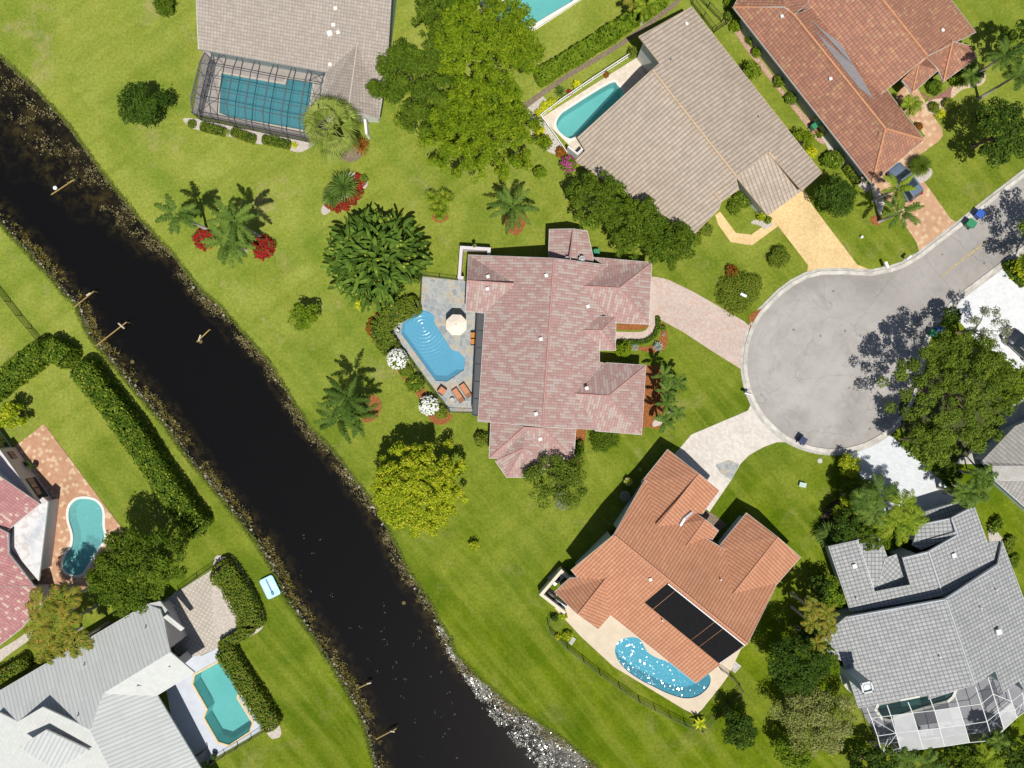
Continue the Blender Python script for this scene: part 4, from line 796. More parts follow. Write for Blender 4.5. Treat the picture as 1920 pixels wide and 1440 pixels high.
# ---- G: house at the right edge
R_ = House('house', 'grey brown roofed house cut by the right edge below the big oak', 'house', (1890, 860), stuccoB)
R_.roof(dict(a=(1841,866,2.9), b=(1904,800,2.9), c=(2000,760,3.5), d=(2000,874,4.0), e=(1860,874,3.3)), ['abcde'], tGB)
R_.roof(dict(e=(1860,874,3.3), d=(2000,874,4.0), f=(2000,902,3.4), g=(1866,901,3.2)), ['edfg'], tiles('tiles_greybrown_flat', (.36, .34, .31), (.41, .39, .36), .42, .42, groove=.1, course=.1, bs=.2, stain=.2))
R_.roof(dict(g=(1866,901,3.2), f=(2000,902,3.6), h=(2000,1020,2.9)), ['gfh'], tGB, fascia=whiteM)
b_ = MB()
for p, q in (((1813,856),(1832,828)), ((1832,828),(1846,812)), ((1813,856),(1838,884)), ((1822,846),(1846,872))): fr(b_, (*G(*p, 2.6), 2.6), (*G(*q, 2.6), 2.6), .09, R_.c)
for p in ((1813,856),(1838,884)): fr(b_, (*G(*p, 2.6), 0), (*G(*p, 2.6), 2.6), .08, R_.c)
b_.build('porch_beam', bronzeM, R_.e)
# ---- H: mauve roof, left edge
L_ = House('house', 'house with mauve tile roofs and a white stained porch roof at the left edge', 'house', (20, 1020), stuccoL)
L_.roof(dict(a=(0,894,4.9), b=(74,945,3.3), c=(14,994,3.6), d=(0,983,4.0), e=(-90,920,5.4), f=(-90,832,6.5)), ['abcdef'], tMauve, inset=.55)
L_.roof(dict(a=(-60,960,5.0), b=(14,1000,4.3), c=(15,1038,4.2), d=(65,1101,3.1), e=(-60,1103,4.6)), ['abcde'], tMauve)
L_.roof(dict(a=(-60,1101,4.6), b=(67,1100,3.2), c=(78,1130,3.0), d=(40,1178,3.0), e=(0,1209,3.0), f=(-60,1250,3.0)), ['abcdef'], tMauve)
stn = NT('porch_roof_stained'); f1 = stn.noise(.9, 4, dist=1.0); stn.prin(stn.mix(stn.m_('MULTIPLY', stn.ramp(f1, .52, .62), .5), stn.mix(stn.ramp(stn.noise(.4, 3), .5, .65), (.62, .61, .60), (.44, .47, .50)), (.44, .34, .30)), .8, .2)
L_.roof(dict(a=(80,933,3.0), b=(89,941,3.0), c=(72,1088,3.0), d=(21,1027,3.0), e=(25,988,3.0)), ['abcde'], stn.m, wall=stuccoL, fascia=whiteM, inset=.35)
bl = ccw([(x-L_.c.x, y-L_.c.y) for x, y in gp([(30,838),(46,860),(103,941),(66,966),(-40,905),(-10,870)])]); MB().prism(bl, 0, 2.75).build('wall', stuccoL, L_.e); band(offset(bl, .12), .24, 2.75, 2.92, True).build('parapet', stuccoL, L_.e)
L_.window(G(70, 894), G(95, 929), .5, 2.2, .03); L_.window(G(35, 845), G(44, 857), 1.1, 2.1, .03)
bl = ccw([(x-L_.c.x, y-L_.c.y) for x, y in gp([(2,808),(26,842),(-10,872),(-60,850)])]); MB().prism(bl, 0, 2.6).build('wall', stuccoB, L_.e); L_.window(G(5, 812), G(22, 837), .5, 2.2, .03)
# ---- I: pale roof, bottom left
K_ = House('house', 'house with pale grey and white folded roofs in the bottom left corner', 'house', (180, 1300), stuccoL)
WK = K_.roof(dict(f=(319,1223,5.6), g=(194,1300,5.6), c=(275,1133,2.9), a=(-70,1340,'fgc'), b=(0,1295,'fgc'), d=(300,1143,'fgc'), e=(306,1162,'fgc'), h=(167,1368,'fgc'), i=(80,1326,'fgc'), j=(33,1354,'fgc'), k=(0,1336,'fgc'), l=(-70,1380,'fgc')), ['abcdefghijkl'], tWhite, inset=.3, skip='fghijkl')
K_.roof(dict(a=(319,1223,5.6), b=(364,1261,3.9), d=(194,1300,5.6), c=(294,1304,'abd')), ['adcb'], tPure, inset=1.2, skip='ad')
K_.roof(dict(a=(194,1300,5.6), b=(294,1304,3.6), g=(168,1369,6.5), c=(372,1434,'abg'), d=(420,1510,'abg'), e=(250,1520,'abg'), f=(205,1440,'abg')), ['abcdefg'], tWhite, inset=1.9, skip='abgfed')
K_.roof(dict(a=(168,1368,'^'), j=(33,1354,'^'), c=(250,1520,4.6), i=(80,1326,'ajc'), b=(205,1440,'ajc'), d=(120,1520,'ajc'), e=(-20,1510,'ajc'), g=(-70,1390,'ajc'), h=(0,1337,'ajc')), ['abcdeghji'], tPure, walls=False)
K_.roof(dict(a=(36,1401,6.1), b=(86,1369,6.3), c=(167,1407,6.3), d=(103,1445,6.1)), ['abcd'], tWhite, z0=3.5)
K_.roof(dict(a=(275,1133,2.9), b=(300,1128,2.9), c=(318,1150,3.2), d=(306,1162,3.4)), ['abcd'], tPure)
K_.roof(dict(a=(306,1158,'^'), b=(313,1153,4.4), c=(345,1178,3.3), d=(339,1183,3.3)), ['abcd'], tPure, walls=False, th=.2)
K_.pipe(274, 1176); K_.pipe(159, 1246); K_.pipe(147, 1341)
_a, _b = WK['e'], WK['f']; _n = (_b-_a); _n.z = 0; _n.normalize(); _q = Vector((_n.y, -_n.x, 0))
_p0 = _a+_n*.6+_q*.28; _p1 = _a+_n*3.0+_q*.28; _c = (_p0+_p1)/2; _d = Vector((0, 0, 0))
K_.window((_p1.x-_q.x*.0, _p1.y), (_p0.x, _p0.y), .8, 2.6, .10)
for f in (K_, ): pass
# ================= vegetation =================
L = LF
def T(name, lab, px, py, r, h, m, **k): return tree(name, lab, 'tree', px, py, r, h, L[m], **({'size': .14, 'per': 260, 'rb': .155}|k))
T('round_tree', 'round dense dark green tree on the open lawn between the canal and the screened pool', 267,200,46,5.0,'dark', rb=.3, gaps=0, size=.14, per=300, crownz=.5)
T('shade_tree', 'deep green tree at the top edge beside the turquoise pool', 830,22,60,8,'deep')
T('shade_tree', 'tall bright green tree directly below the turquoise pool at the top', 916,82,106,11,'bright', ex=1.02, gaps=.02, flat=.8, rb=.10, fill=1.15)
T('shade_tree', 'deep green tree touching the beige tiled roof, left of the bright trees', 782,160,92,9,'deep', gaps=.05)
T('shade_tree', 'broad bright green tree left of the yellow border of the tan house pool', 902,246,104,9.5,'bright', rb=.10, gaps=.03, fill=1.15, ex=1.05)
g = 'dark green trees in a row along the tan roof'
T('hedgerow_tree', 'dark green tree at the left end of the row along the tan roof', 1118,376,58,6.5,'deep', group=g, gaps=.05)
T('hedgerow_tree', 'dark green tree between the other two of the row along the tan roof', 1190,424,62,6.5,'deep', group=g, gaps=.05)
T('hedgerow_tree', 'dark green tree at the right end of the row, nearest the pink driveway', 1258,458,50,6.0,'deep', group=g, gaps=.05, rb=.22)
T('mango_tree', 'big round yellow green tree standing alone near the canal', 784,914,90,8.0,'golden', gaps=.0, rb=.11, crownz=.5, size=.13, per=400, flat=.15, fill=1.35)
T('olive_tree', 'olive green open crowned tree overhanging the bottom of the pink roof', 1043,900,62,6.5,'olive', ex=1.12, gaps=.15, rb=.2, size=.12, per=260)
T('bare_bush', 'small greyish half bare tree under the olive green tree on the lawn', 1055,937,20,2.6,'grey', size=.09, per=420)
T('young_tree', 'small leafy tree alone on the lawn left of the patio', 571,594,30,3.6,'mid', size=.15, rb=.3, per=170, gaps=.1)
T('round_tree', 'round dark green tree beside the yellow driveway', 1563,372,41,4.6,'dark', rb=.28, gaps=0, size=.14, per=300, crownz=.5)
T('shade_tree', 'dark green tree on the front lawn at the right edge, right of the terracotta drive', 1875,250,63,8,'dark', gaps=.12, rb=.22)
T('shade_tree', 'dark green tree near the top right corner above the palms', 1915,80,42,8,'dark', gaps=.15)
T('shade_tree', 'open crowned tree just outside the right edge, shading the road', 1990,447,92,9,'olive', gaps=.28, rb=.16, fill=.7)
T('shade_tree', 'yellow green shrub tree at the right edge above the white driveway', 1915,505,20,2.5,'golden')
T('oak_tree', 'huge open crowned oak spreading over the end of the road on the right', 1800,735,122,11,'olive', gaps=.10, rb=.10, fill=.95, size=.12, per=300, crownz=.7, nlimb=10, bark=barkM, flat=.8)
T('shade_tree', 'leafy green tree below the huge oak at the edge of the white driveway', 1738,830,50,8.5,'olive', gaps=.15, rb=.2, size=.15, per=220)
T('shade_tree', 'brighter green tree right of the huge oak beside the parked black car', 1893,715,46,8,'mid', gaps=.2, rb=.2, size=.14)
T('silver_tree', 'silvery grey tree beside the black car on the white driveway', 1846,618,46,8,'grey', gaps=.25, rb=.18, size=.10, per=300, fill=.7)
T('small_tree', 'small dark tree at the road edge above the huge oak', 1782,592,20,4,'dark', size=.12, per=300)
T('shade_tree', 'dense dark tree between the figure eight pool and the pale roofed house', 262,1067,92,10.5,'deep', gaps=.05, rb=.18, ang=.4, ex=1.1)
T('citrus_tree', 'small yellow green tree by the left edge above the terracotta patio', 20,777,28,3.5,'golden', size=.15, rb=.3)
T('young_tree', 'tiny yellow leaved sapling alone on the lawn below the big round tree', 888,1023,10,1.3,'golden', size=.11, per=300, rb=.4)
T('shade_tree', 'dark green tree on the lawn between the orange roof and the grey roof', 1493,1240,66,7.5,'dark', gaps=.12, rb=.2, size=.13, per=280)
T('feathery_tree', 'pale wispy light olive tree left of the white framed pool cage', 1525,1342,76,6,'wisp', gaps=.06, rb=.2, size=.11, per=330, crownz=.5)
T('round_tree', 'dark round tree near the bottom fence corner of the orange roofed house', 1385,1369,38,4.5,'dark', rb=.26, size=.13, per=280, gaps=.05)
T('leafy_tree', 'mid green tree at the bottom edge under the wispy tree', 1487,1415,38,4.5,'mid', rb=.25)
T('leafy_tree', 'dark tree at the bottom edge left of the white pool cage', 1640,1442,52,4.5,'dark', gaps=.1)
T('leafy_tree', 'dark green tree mass behind the white pool cage at the bottom right', 1800,1446,50,4,'deep', gaps=.1)
T('leafy_tree', 'dark tree in the bottom right corner beside the white pool cage', 1905,1412,42,4.5,'dark', gaps=.1)
T('leafy_bush', 'bright green shrub against the wall of the grey roofed house', 1557,1112,32,3.6,'mid', rb=.3)
T('leafy_bush', 'green shrub at the wall corner beside the chimney of the grey roofed house', 1562,1240,24,2.6,'mid', rb=.3)
T('leafy_bush', 'dark yellow green bush at the kerb end of the white south driveway', 1592,872,25,2.6,'golden', rb=.3, size=.11, per=300)
T('small_tree', 'dark wine coloured bush between the white driveway and the palms', 1777,888,26,3,'dark', rb=.3)
T('leafy_bush', 'multicoloured shrub at the left of the palm thicket by the grey roof', 1582,955,26,3,'golden', rb=.3, size=.12)
T('leafy_bush', 'dark shrub in the courtyard of the grey roofed house', 1657,1020,20,2.4,'mid', rb=.35)
T('small_tree', 'little sapling on the lawn under the broad bright tree', 1013,325,13,2.2,'mid', size=.1, per=350)
T('leafy_bush', 'light green tree between the tan roof and the rust roof, nearer the road', 1503,262,24,2.8,'bright', rb=.3, size=.12)
T('leafy_bush', 'dark green tree halfway along the grass strip beside the tan roof', 1409,134,19,2.8,'mid', rb=.3, size=.12)
T('dark_tree', 'dark dense tree in the thicket above the big cycad, left of the feathery palms', 1585,985,32,4.5,'dark', rb=.22)
T('dark_tree', 'dark dense tree in the middle of the thicket below the feathery palms', 1632,1000,34,4.5,'deep', rb=.22)
T('dark_tree', 'dark bushy tree at the lawn side of the thicket, under the multicoloured shrub', 1612,925,34,4.0,'deep', rb=.22)
T('dark_tree', 'dark dense small tree at the upper wall corner of the grey roofed house', 1538,1105,26,4,'dark', rb=.25)
T('dark_tree', 'dark tree between the orange roof tip and the slender bronze palms', 1512,1185,26,4,'deep', rb=.22, gaps=.2)
T('dark_tree', 'dark tree touching the wall below the slender bronze palms', 1545,1225,30,4,'deep', rb=.22)
def Bu(name, lab, px, py, r, h, m, cat='shrub', **k): return bush(name, lab, cat, px, py, r, h, L[m], **k)
Bu('shrub', 'dark clipped shrub at the top edge left of the beige roof', 308,8,21,1.8,'deep')
Bu('topiary', 'round clipped bush on the lawn beside the yellow driveway', 1461,483,22,1.6,'clip', size=.1, per=600)
Bu('ground_cover', 'wide low mound of clipped ground cover beside the cul-de-sac', 1384,548,43,1.1,'clip', cat='ground cover', ex=1.05, size=.1, per=380, ang=.3)
Bu('ground_cover', 'small clipped lobe of ground cover at the right of the wide mound', 1412,530,20,.9,'clip', cat='ground cover', size=.1, per=400)
Bu('croton_bush', 'small pinkish red croton on top of the clipped mound', 1372,508,13,1.3,'rust', size=.1)
Bu('topiary', 'small round topiary next to the wall of the tan roofed house', 1187,98,10,2.2,'clip', size=.09, per=700)
Bu('topiary', 'left one of two clipped balls by the wine coloured path', 1752,200,11,1.1,'clip', size=.08, per=800)
Bu('topiary', 'right one of two clipped balls by the wine coloured path', 1778,193,11,1.1,'clip', size=.08, per=800)
Bu('topiary', 'reddish brown clipped ball beside the gutter of the rust roofed garage', 1723,237,9,.9,'rust', size=.08, per=800)
Bu('topiary', 'tiny grey green ball bush at the bend of the pink driveway', 1243,615,7,.8,'olive', size=.07, per=900)
Bu('flowering_shrub', 'white flowering round bush between the blue pool and the lawn, upper one', 745,673,20,1.8,'mid', flowers=(L['white'], 150, .10))
Bu('flowering_shrub', 'white flowering round bush at the lower corner of the flagstone patio', 804,760,19,1.8,'mid', flowers=(L['white'], 140, .10))
Bu('shrub', 'green shrub just below the upper white flowering bush', 762,697,14,1.1,'clip')
Bu('shrub', 'dark green shrub between the two white flowering bushes', 778,718,19,1.3,'hedge')
Bu('shrub', 'shrub between the lower white flowering bush and the patio corner', 827,773,14,1.1,'clip')
Bu('shrub', 'rusty leaved low plants in the mulch left of the patio hedge', 697,612,14,.5,'rust', ex=.6, ang=-.3)
Bu('shrub', 'yellow green shrub at the west corner of the pink roofed house', 902,825,15,1.9,'clip')
Bu('shrub', 'broad low round dark hedge bush under the south east corner of the pink roof', 1133,822,29,.9,'deep', size=.1, ex=1.1)
Bu('shrub', 'narrow dark shrub in the mulch strip beside the pink south wing', 1086,842,14,1.3,'hedge', ex=.7)
Bu('shrub', 'light green shrub in the entry courtyard of the pink roofed house', 1168,655,17,2.0,'bright')
Bu('croton_bush', 'red leaved bush at the foot of the left palm of the group of three', 381,448,22,1.1,'red')
Bu('croton_bush', 'red leaved bush at the right foot of the group of three palms', 493,463,24,1.1,'red')
for i, (x, y, r) in enumerate([(620,384,13),(633,388,13),(647,384,13),(660,374,13),(670,360,13),(674,345,12),(670,332,9)]):
    Bu('red_border_plant', ['red leaved plant at the left tip of the oval bed with cycads','red leaved plant second from the left tip of the cycad bed','red leaved plant on the lower curve of the cycad bed, left of its middle','red leaved plant on the lower curve of the cycad bed, right of its middle','red leaved plant at the outer bend of the cycad bed','red leaved plant on the right side of the cycad bed','red leaved plant at the upper right end of the cycad bed'][i], x, y, r, .7, 'red', cat='plant', group='red leaved plants around the cycad bed', size=.11, lumps=4)
Bu('shrub', 'grey green shrub at the right end of the cycad bed', 681,335,9,.7,'olive')
Bu('flowering_shrub', 'pink flowering bougainvillea at the corner of the tan house pool fence', 1065,308,16,1.8,'mid', flowers=(L['pink'], 60, .08))
Bu('flowering_shrub', 'orange leaved shrub directly above the pink bougainvillea', 1052,285,11,1.3,'rust')
for i, (x, y, r, lab) in enumerate([(1010,212,9,'yellow shrub at the left end of the border above the tan house pool'),(1022,200,12,'yellow shrub in the upper border left of the tan house pool'),(1036,192,10,'yellow shrub closest to the spiky plant by the pool fence'),(1003,232,10,'yellow shrub at the top of the lower border beside the pool fence'),(1011,247,12,'yellow shrub in the middle of the lower border beside the pool fence'),(1023,265,13,'yellow shrub at the bottom of the lower border beside the pool fence')]):
    Bu('yellow_shrub', lab, x, y, r, .9, 'yellow', group='yellow shrubs around the corner of the tan house pool', size=.11)
Bu('shrub', 'bright yellow green shrub at the white railing above the tan house pool', 1082,158,10,1.0,'yellow')
Bu('shrub', 'small red shrub touching the white railing', 1068,173,6,.7,'red')
Bu('shrub', 'small rust coloured shrub in the pool deck corner by the white railing', 1137,139,6,.6,'rust')
Bu('shrub', 'mixed red and green plants under the broad bright tree', 977,302,14,1.4,'mid', flowers=(L['red'], 12, .08))
for i, (x, y, r, lab) in enumerate([(1371,3,14,'shrub at the top edge by the corner of the rust roof'),(1367,28,10,'small shrub beside the black gate between the two houses'),(1381,47,13,'light green shrub at the top left corner of the rust roofed house'),(1408,74,9,'shrub below the light green corner shrub along the grey wall'),(1419,97,10,'round shrub along the grey wall, before the first window'),(1461,152,12,'shrub in the red gravel halfway down the grey wall'),(1484,184,13,'lowest shrub in the red gravel along the grey wall')]):
    Bu('wall_shrub', lab, x, y, r, 1.2, 'hedge' if i in (1,3,5,6) else 'bright', group='shrubs along the grey wall of the rust roofed house', size=.11)
Bu('shrub', 'yellow spiky looking shrub touching the tan garage roof', 1521,285,13,1.2,'yellow')
Bu('shrub', 'hedge like shrub beside the small concrete pad of the rust roofed house', 1562,299,20,1.5,'hedge', ex=1.3)
Bu('shrub', 'thin shrub in the shell bed between the rust roofed house and the round tree', 1540,250,9,.8,'clip')
for i, (x, y, r, m, lab) in enumerate([(1393,372,19,'hedge','leafy shrub in the entry garden of the tan roofed house, left part'),(1378,350,12,'bright','shrub squeezed into the roof notch of the tan roofed house'),(1400,362,14,'bright','shrub in the entry garden against the tan garage roof'),(1378,388,14,'hedge','shrub at the lower end of the entry garden of the tan roofed house'),(1428,405,10,'golden','yellow and red shrub at the corner of the tan garage wing'),(1440,412,8,'clip','last small shrub by the tan garage corner'),(1302,448,16,'clip','low shrub at the bottom corner of the long tan roof'),(1325,430,14,'clip','long clipped shrub under the bottom edge of the tan roof')]):
    Bu('garden_shrub', lab, x, y, r, 1.2, m, group='shrubs in the garden of the tan roofed house', size=.12)
Bu('shrub', 'fallen leafy green clump under the small entry hip of the rust roofed house', 1752,162,16,.9,'deep')
Bu('shrub', 'lush shrub at the foot of the palms beside the rust roofed porch', 1800,142,20,1.5,'palm'[:0] or 'mid')
Bu('shrub', 'shrub by the wall shown at the right side strip of the grey roofed house', 1868,985,14,1.2,'hedge', ex=.6, ang=-.5)
Bu('shrub', 'yellowish low shrub on the lawn strip right of the grey roofed house', 1893,1020,14,.8,'clip', ex=.6, ang=-.3)
Bu('shrub', 'dark low shrub further down the lawn strip right of the grey roofed house', 1902,1052,12,.8,'hedge', ex=.6, ang=-.3)
Bu('shrub', 'small potted looking shrub at the fence corner under the white walled yard', 1057,1155,7,.8,'golden')
Bu('shrub', 'dark shrub inside the black fence bend near the cream deck', 1040,1158,8,.8,'dark')
Bu('shrub', 'bright yellow green bush outside the bend of the long black fence', 1046,1194,6,.6,'yellow')
Bu('shrub', 'yellow and dark plant inside the long black fence near the stepping stones', 1064,1192,10,.9,'golden')
Bu('shrub', 'small clipped oval bush left of the screened pool, at the end of the low hedges', 359,232,9,.9,'clip', size=.08, per=700)
for (x0, y0, x1, y1, lab) in [(378,236,418,246,'left low rounded hedge below the dark screened pool'),(436,246,474,260,'middle low rounded hedge below the dark screened pool'),(494,260,540,270,'right low rounded hedge below the dark screened pool')]:
    hedge('low_hedge', lab, [(x0,y0),(x1,y1)], 16, .8, L['clip'], .08, 160, 'low rounded hedges below the screened pool')
hedge('hedge', 'long tall hedge running beside the canal on the left lawn', [(150,690),(205,760),(258,832),(305,905),(345,960),(368,990)], 42, 2.8, L['hedge'], .15, 75)
hedge('hedge', 'tall hedge leading from the left edge towards the canal', [(-40,745),(0,715),(45,680),(82,652)], 40, 2.4, L['hedge'], .15, 75)
hedge('hedge', 'short round ended hedge with a big shadow, above the long canal hedge', [(88,652),(108,662),(122,672)], 40, 2.6, L['hedge'], .15, 75)
hedge('hedge', 'bulging hedge along the right side of the dotted paver patio', [(410,1070),(430,1090),(450,1125),(465,1155),(468,1172)], 46, 1.8, L['clip'], .12, 90)
hedge('hedge', 'short hedge joining the two canal side hedges of the pale roofed house', [(466,1180),(440,1198),(416,1213)], 22, 1.2, L['clip'], .11, 100)
hedge('hedge', 'straight hedge along the turquoise pool with yellow coping', [(420,1222),(450,1270),(485,1325),(508,1362)], 36, 1.6, L['clip'], .12, 90)
hedge('hedge', 'clipped leafy hedge round the upper left of the flagstone patio', [(778,570),(745,586),(716,608),(714,628),(732,652)], 36, 1.3, L['clip'], .12, 100)
hedge('hedge', 'rough tall green hedge between the turquoise pool lawn and the tan house', [(1012,142),(1045,122),(1085,98),(1120,76),(1160,50),(1200,22),(1245,-8)], 26, 2.0, L['mid'], .17, 70)
hedge('hedge', 'clipped hedge by the palms beside the neighbouring mauve roof', [(-10,1275),(20,1258),(45,1243)], 22, 1.6, L['clip'], .11, 90)
hedge('hedge', 'thin curved low hedge around the walk of the pink roofed house', [(1163,641),(1205,641),(1226,630),(1234,612),(1234,595)], 8, .5, L['hedge'], .08, 200)
hedge('hedge', 'small hedge along the garage wall of the rust roofed house', [(1588,312),(1600,328),(1610,342)], 12, .9, L['clip'], .1, 120)
hedge('hedge', 'leafy hedge at the left boundary beside the kerb by the white north driveway', [(1893,492),(1905,512),(1925,530)], 16, 1.0, L['hedge'], .12, 120)
# palms
g = 'three tall palms near the canal'
def Pm(lab, px, py, r, h, m='palm', **k): return palm('palm_tree', lab, px, py, r, h, L[m], **k)
Pm('tall palm leaning left of a red bush, nearest the canal', 331,401,42,8.2,'palm', nf=9, wl=.55, lw=.05, el=.45, droop=1.3, nl=36, group=g)
Pm('tall palm at the upper right of the group of three', 440,415,46,8.0,'palm', nf=11, wl=.52, lw=.05, el=.5, droop=1.5, nl=36, group=g)
Pm('shorter wide palm at the bottom of the group of three', 426,452,46,6.0,'palm', nf=17, wl=.55, lw=.05, nl=36, group=g)
Pm('single palm with an orange mulch ring above the pink roof', 961,388,46,4.8,'palm', nf=14, wl=.5, nl=36)
g = 'three palms on the lawn left of the patio'
Pm('upper palm of the three left of the lower patio corner', 652,748,44,7.0,'palmd', nf=11, wl=.48, nl=34, group=g)
Pm('lower left palm of the three left of the lower patio corner', 637,784,46,5.5,'palmd', nf=13, wl=.48, nl=34, group=g)
Pm('lower right palm of the three, over the orange mulch', 672,780,40,5.5,'palmd', nf=11, wl=.45, nl=32, group=g)
g = 'small palms beside the pink garage wing'
for (x, y, r, lab) in [(1243,703,23,'topmost small palm beside the pink roof wing'),(1273,718,19,'small palm farthest right of the group by the pink roof wing'),(1252,733,24,'small palm second from the top against the pink roof wing'),(1250,758,24,'small palm in the lower middle of the group by the pink roof wing'),(1271,774,15,'smallest palm at the lower right of the group by the pink roof wing'),(1247,790,23,'lowest small palm beside the pink roof wing')]:
    Pm(lab, x, y, r, 4.2, 'palm', nf=9, wl=.30, nl=24, group=g, lw=.05)
g = 'palms on the lawn beside the terracotta driveway'
Pm('yellow green palm in front of the dark blue car', 1682,353,34,5.5,'palmy', nf=9, wl=.42, nl=28, group=g)
Pm('green palm over the edge of the terracotta driveway', 1690,397,36,5.2,'palm', nf=12, wl=.42, nl=28, group=g)
Pm('tall palm at the top right with a long visible trunk, upper one', 1882,105,34,7.0,'palmd', nf=12, wl=.45, lw=.05)
Pm('tall palm near the right edge with a bent trunk, lower one', 1908,140,26,7.0,'palmd', nf=10, wl=.55)
Pm('small palm at the porch corner of the rust roofed house', 1822,140,22,2.5,'palm', nf=12, wl=.5)
Pm('small palm in the entry of the rust roofed house', 1707,197,22,3.0,'palmy', nf=9, wl=.5, nl=20)
Pm('small palm at the top edge at the end of the rough hedge', 1212,14,26,4.0,'palmy', nf=10, wl=.5)
Pm('palm with feathery leaves at the hedge end by the top edge', 1190,2,20,3.5,'palmb', nf=9, wl=.5)
g = 'bronze yellow palms between the mauve roof and the pale roof'
for (x, y, r, lab) in [(80,1130,34,'bronze palm touching the mauve roof, highest on the left'),(120,1125,32,'bronze palm right below the dark tree trunk'),(75,1175,38,'bronze palm in the middle next to the mauve roof'),(118,1170,38,'bronze palm in the centre of the clump above the pale roof'),(140,1205,30,'bronze palm over the edge of the pale roof'),(85,1215,34,'lowest bronze palm of the clump')]:
    Pm(lab, x, y, r, 7.0, 'palmb', nf=11, wl=.65, nl=24, group=g, lw=.055, el=.3)
g = 'feathery palms in the thicket beside the grey roof'
for (x, y, r, m, lab) in [(1650,925,36,'palmd','dark feathery palm at the top of the thicket by the white driveway'),(1690,945,36,'palmy','yellow green feathery palm over the white driveway'),(1640,960,36,'palm','feathery palm in the middle left of the thicket'),(1680,985,38,'palmy','yellow green feathery palm over the grey garage roof'),(1710,975,30,'palmy','rightmost feathery palm of the thicket'),(1620,940,28,'palm','leftmost feathery palm of the thicket')]:
    Pm(lab, x, y, r, 5.5, m, nf=14, wl=.6, nl=28, group=g, lw=.04, el=.35, droop=1.7)
g = 'palms between the white driveway and the right edge house'
for (x, y, r, lab) in [(1845,892,24,'palm touching the grey brown roof'),(1805,925,28,'palm between the white driveway end and the lawn'),(1838,920,24,'palm right of the pair below the grey brown roof'),(1818,935,20,'lowest palm by the grey garage ridge')]:
    Pm(lab, x, y, r, 5.0, 'palm', nf=10, wl=.5, nl=22, group=g)
g = 'slender bronze palms at the wall of the grey roofed house'
for (x, y, r, lab) in [(1520,1140,20,'upper left slender bronze palm beside the grey roof'),(1550,1150,22,'upper slender bronze palm touching the green shrub'),(1522,1168,20,'middle slender bronze palm beside the grey roof'),(1552,1180,20,'slender bronze palm over the cut corner of the grey roof'),(1530,1208,20,'lowest slender bronze palm beside the grey roof')]:
    Pm(lab, x, y, r, 6.0, 'palmb', nf=8, wl=.4, nl=18, group=g, lw=.05)
for (x, y, r, m, lab) in [(1740,1432,34,'palm','palm at the bottom edge under the middle of the white pool cage'),(1700,1425,26,'palm','palm at the bottom edge under the left end of the white pool cage'),(1850,1425,28,'palmy','yellow green palm at the bottom edge in the right corner'),(1870,1390,20,'palm','palm touching the lower right corner of the white pool cage')]:
    Pm(lab, x, y, r, 3.0, m, nf=12, wl=.6)
rosette('cycad', 'larger cycad in the oval bed ringed by red plants', 'cycad', 644,349,34,1.9, L['palm'], 110, .08, el0=1.3, droop=1.2)
rosette('cycad', 'smaller cycad at the left of the oval bed ringed by red plants', 'cycad', 623,369,23,1.4, L['palm'], 80, .08, el0=1.3, droop=1.2)
rosette('cycad', 'big cycad on the lawn left of the grey roofed house', 'cycad', 1553,1003,28,2.0, L['palm'], 120, .08, el0=1.1, droop=1.2)
rosette('yucca_clump', 'clump of spiky yuccas with a small mulch crescent on the lawn', 'yucca', 822,378,15,2.6, L['palmy'], 56, .07, el0=1.4, droop=.7, heads=[(-.8,.5,2.6,1),(.6,.6,2.8,1),(1.1,.35,2.5,.9),(0,0,2.2,1),(-.4,-.7,1.6,.9),(.4,-.8,1.6,.9),(.1,-1.3,1.1,.9)])
rosette('agave', 'silvery agave in the orange mulch by the curved walk', 'agave', 1233,650,11,.8, L['agave'], 34, .07, el0=1.2, droop=.3, stem=False)
rosette('agave', 'smaller silvery agave near the courtyard of the pink roofed house', 'agave', 1191,651,8,.6, L['agave'], 24, .06, el0=1.2, droop=.3, stem=False)
rosette('agave', 'tiny silvery agave at the right end of the orange mulch', 'agave', 1244,627,4,.4, L['agave'], 16, .05, el0=1.2, droop=.3, stem=False)
rosette('ornamental_grass', 'round tuft of grey green ornamental grass by the parked blue car', 'ornamental grass', 1726,311,23,1.7, L['olive'], 420, .035, el0=1.35, droop=1.3, stem=False)
rosette('bromeliad', 'variegated spiky plant by the two clipped balls', 'plant', 1764,212,11,.8, L['yellow'], 40, .05, el0=1.2, droop=.8, stem=False)
rosette('bromeliad', 'dark spiky plant outside the white railing above the tan pool', 'plant', 1051,172,13,1.3, L['palm'], 46, .05, el0=1.3, droop=.8)
rosette('ti_plant', 'bronze leaved ti plant at the lower right of the big fan palm', 'plant', 676,273,20,2.0, L['rust'], 46, .07, el0=1.3, droop=.9)
rosette('bromeliad', 'small green spiky plant between the low hedges', 'plant', 426,248,7,.6, L['fan'], 24, .05, stem=False)
rosette('bromeliad', 'small yellow green spiky plant at the right end of the low hedges', 'plant', 552,272,8,.6, L['yellow'], 24, .05, stem=False)
rosette('banana_plant', 'young banana plant at the lowest corner of the long black fence', 'banana plant', 1312,1357,16,1.6, L['yellow'], 9, .16, el0=.9, droop=1.0)
rosette('potted_plant', 'dark spiky plant against the lilac wall on the terracotta patio', 'plant', 48,870,10,1.0, L['palmd'], 30, .05)
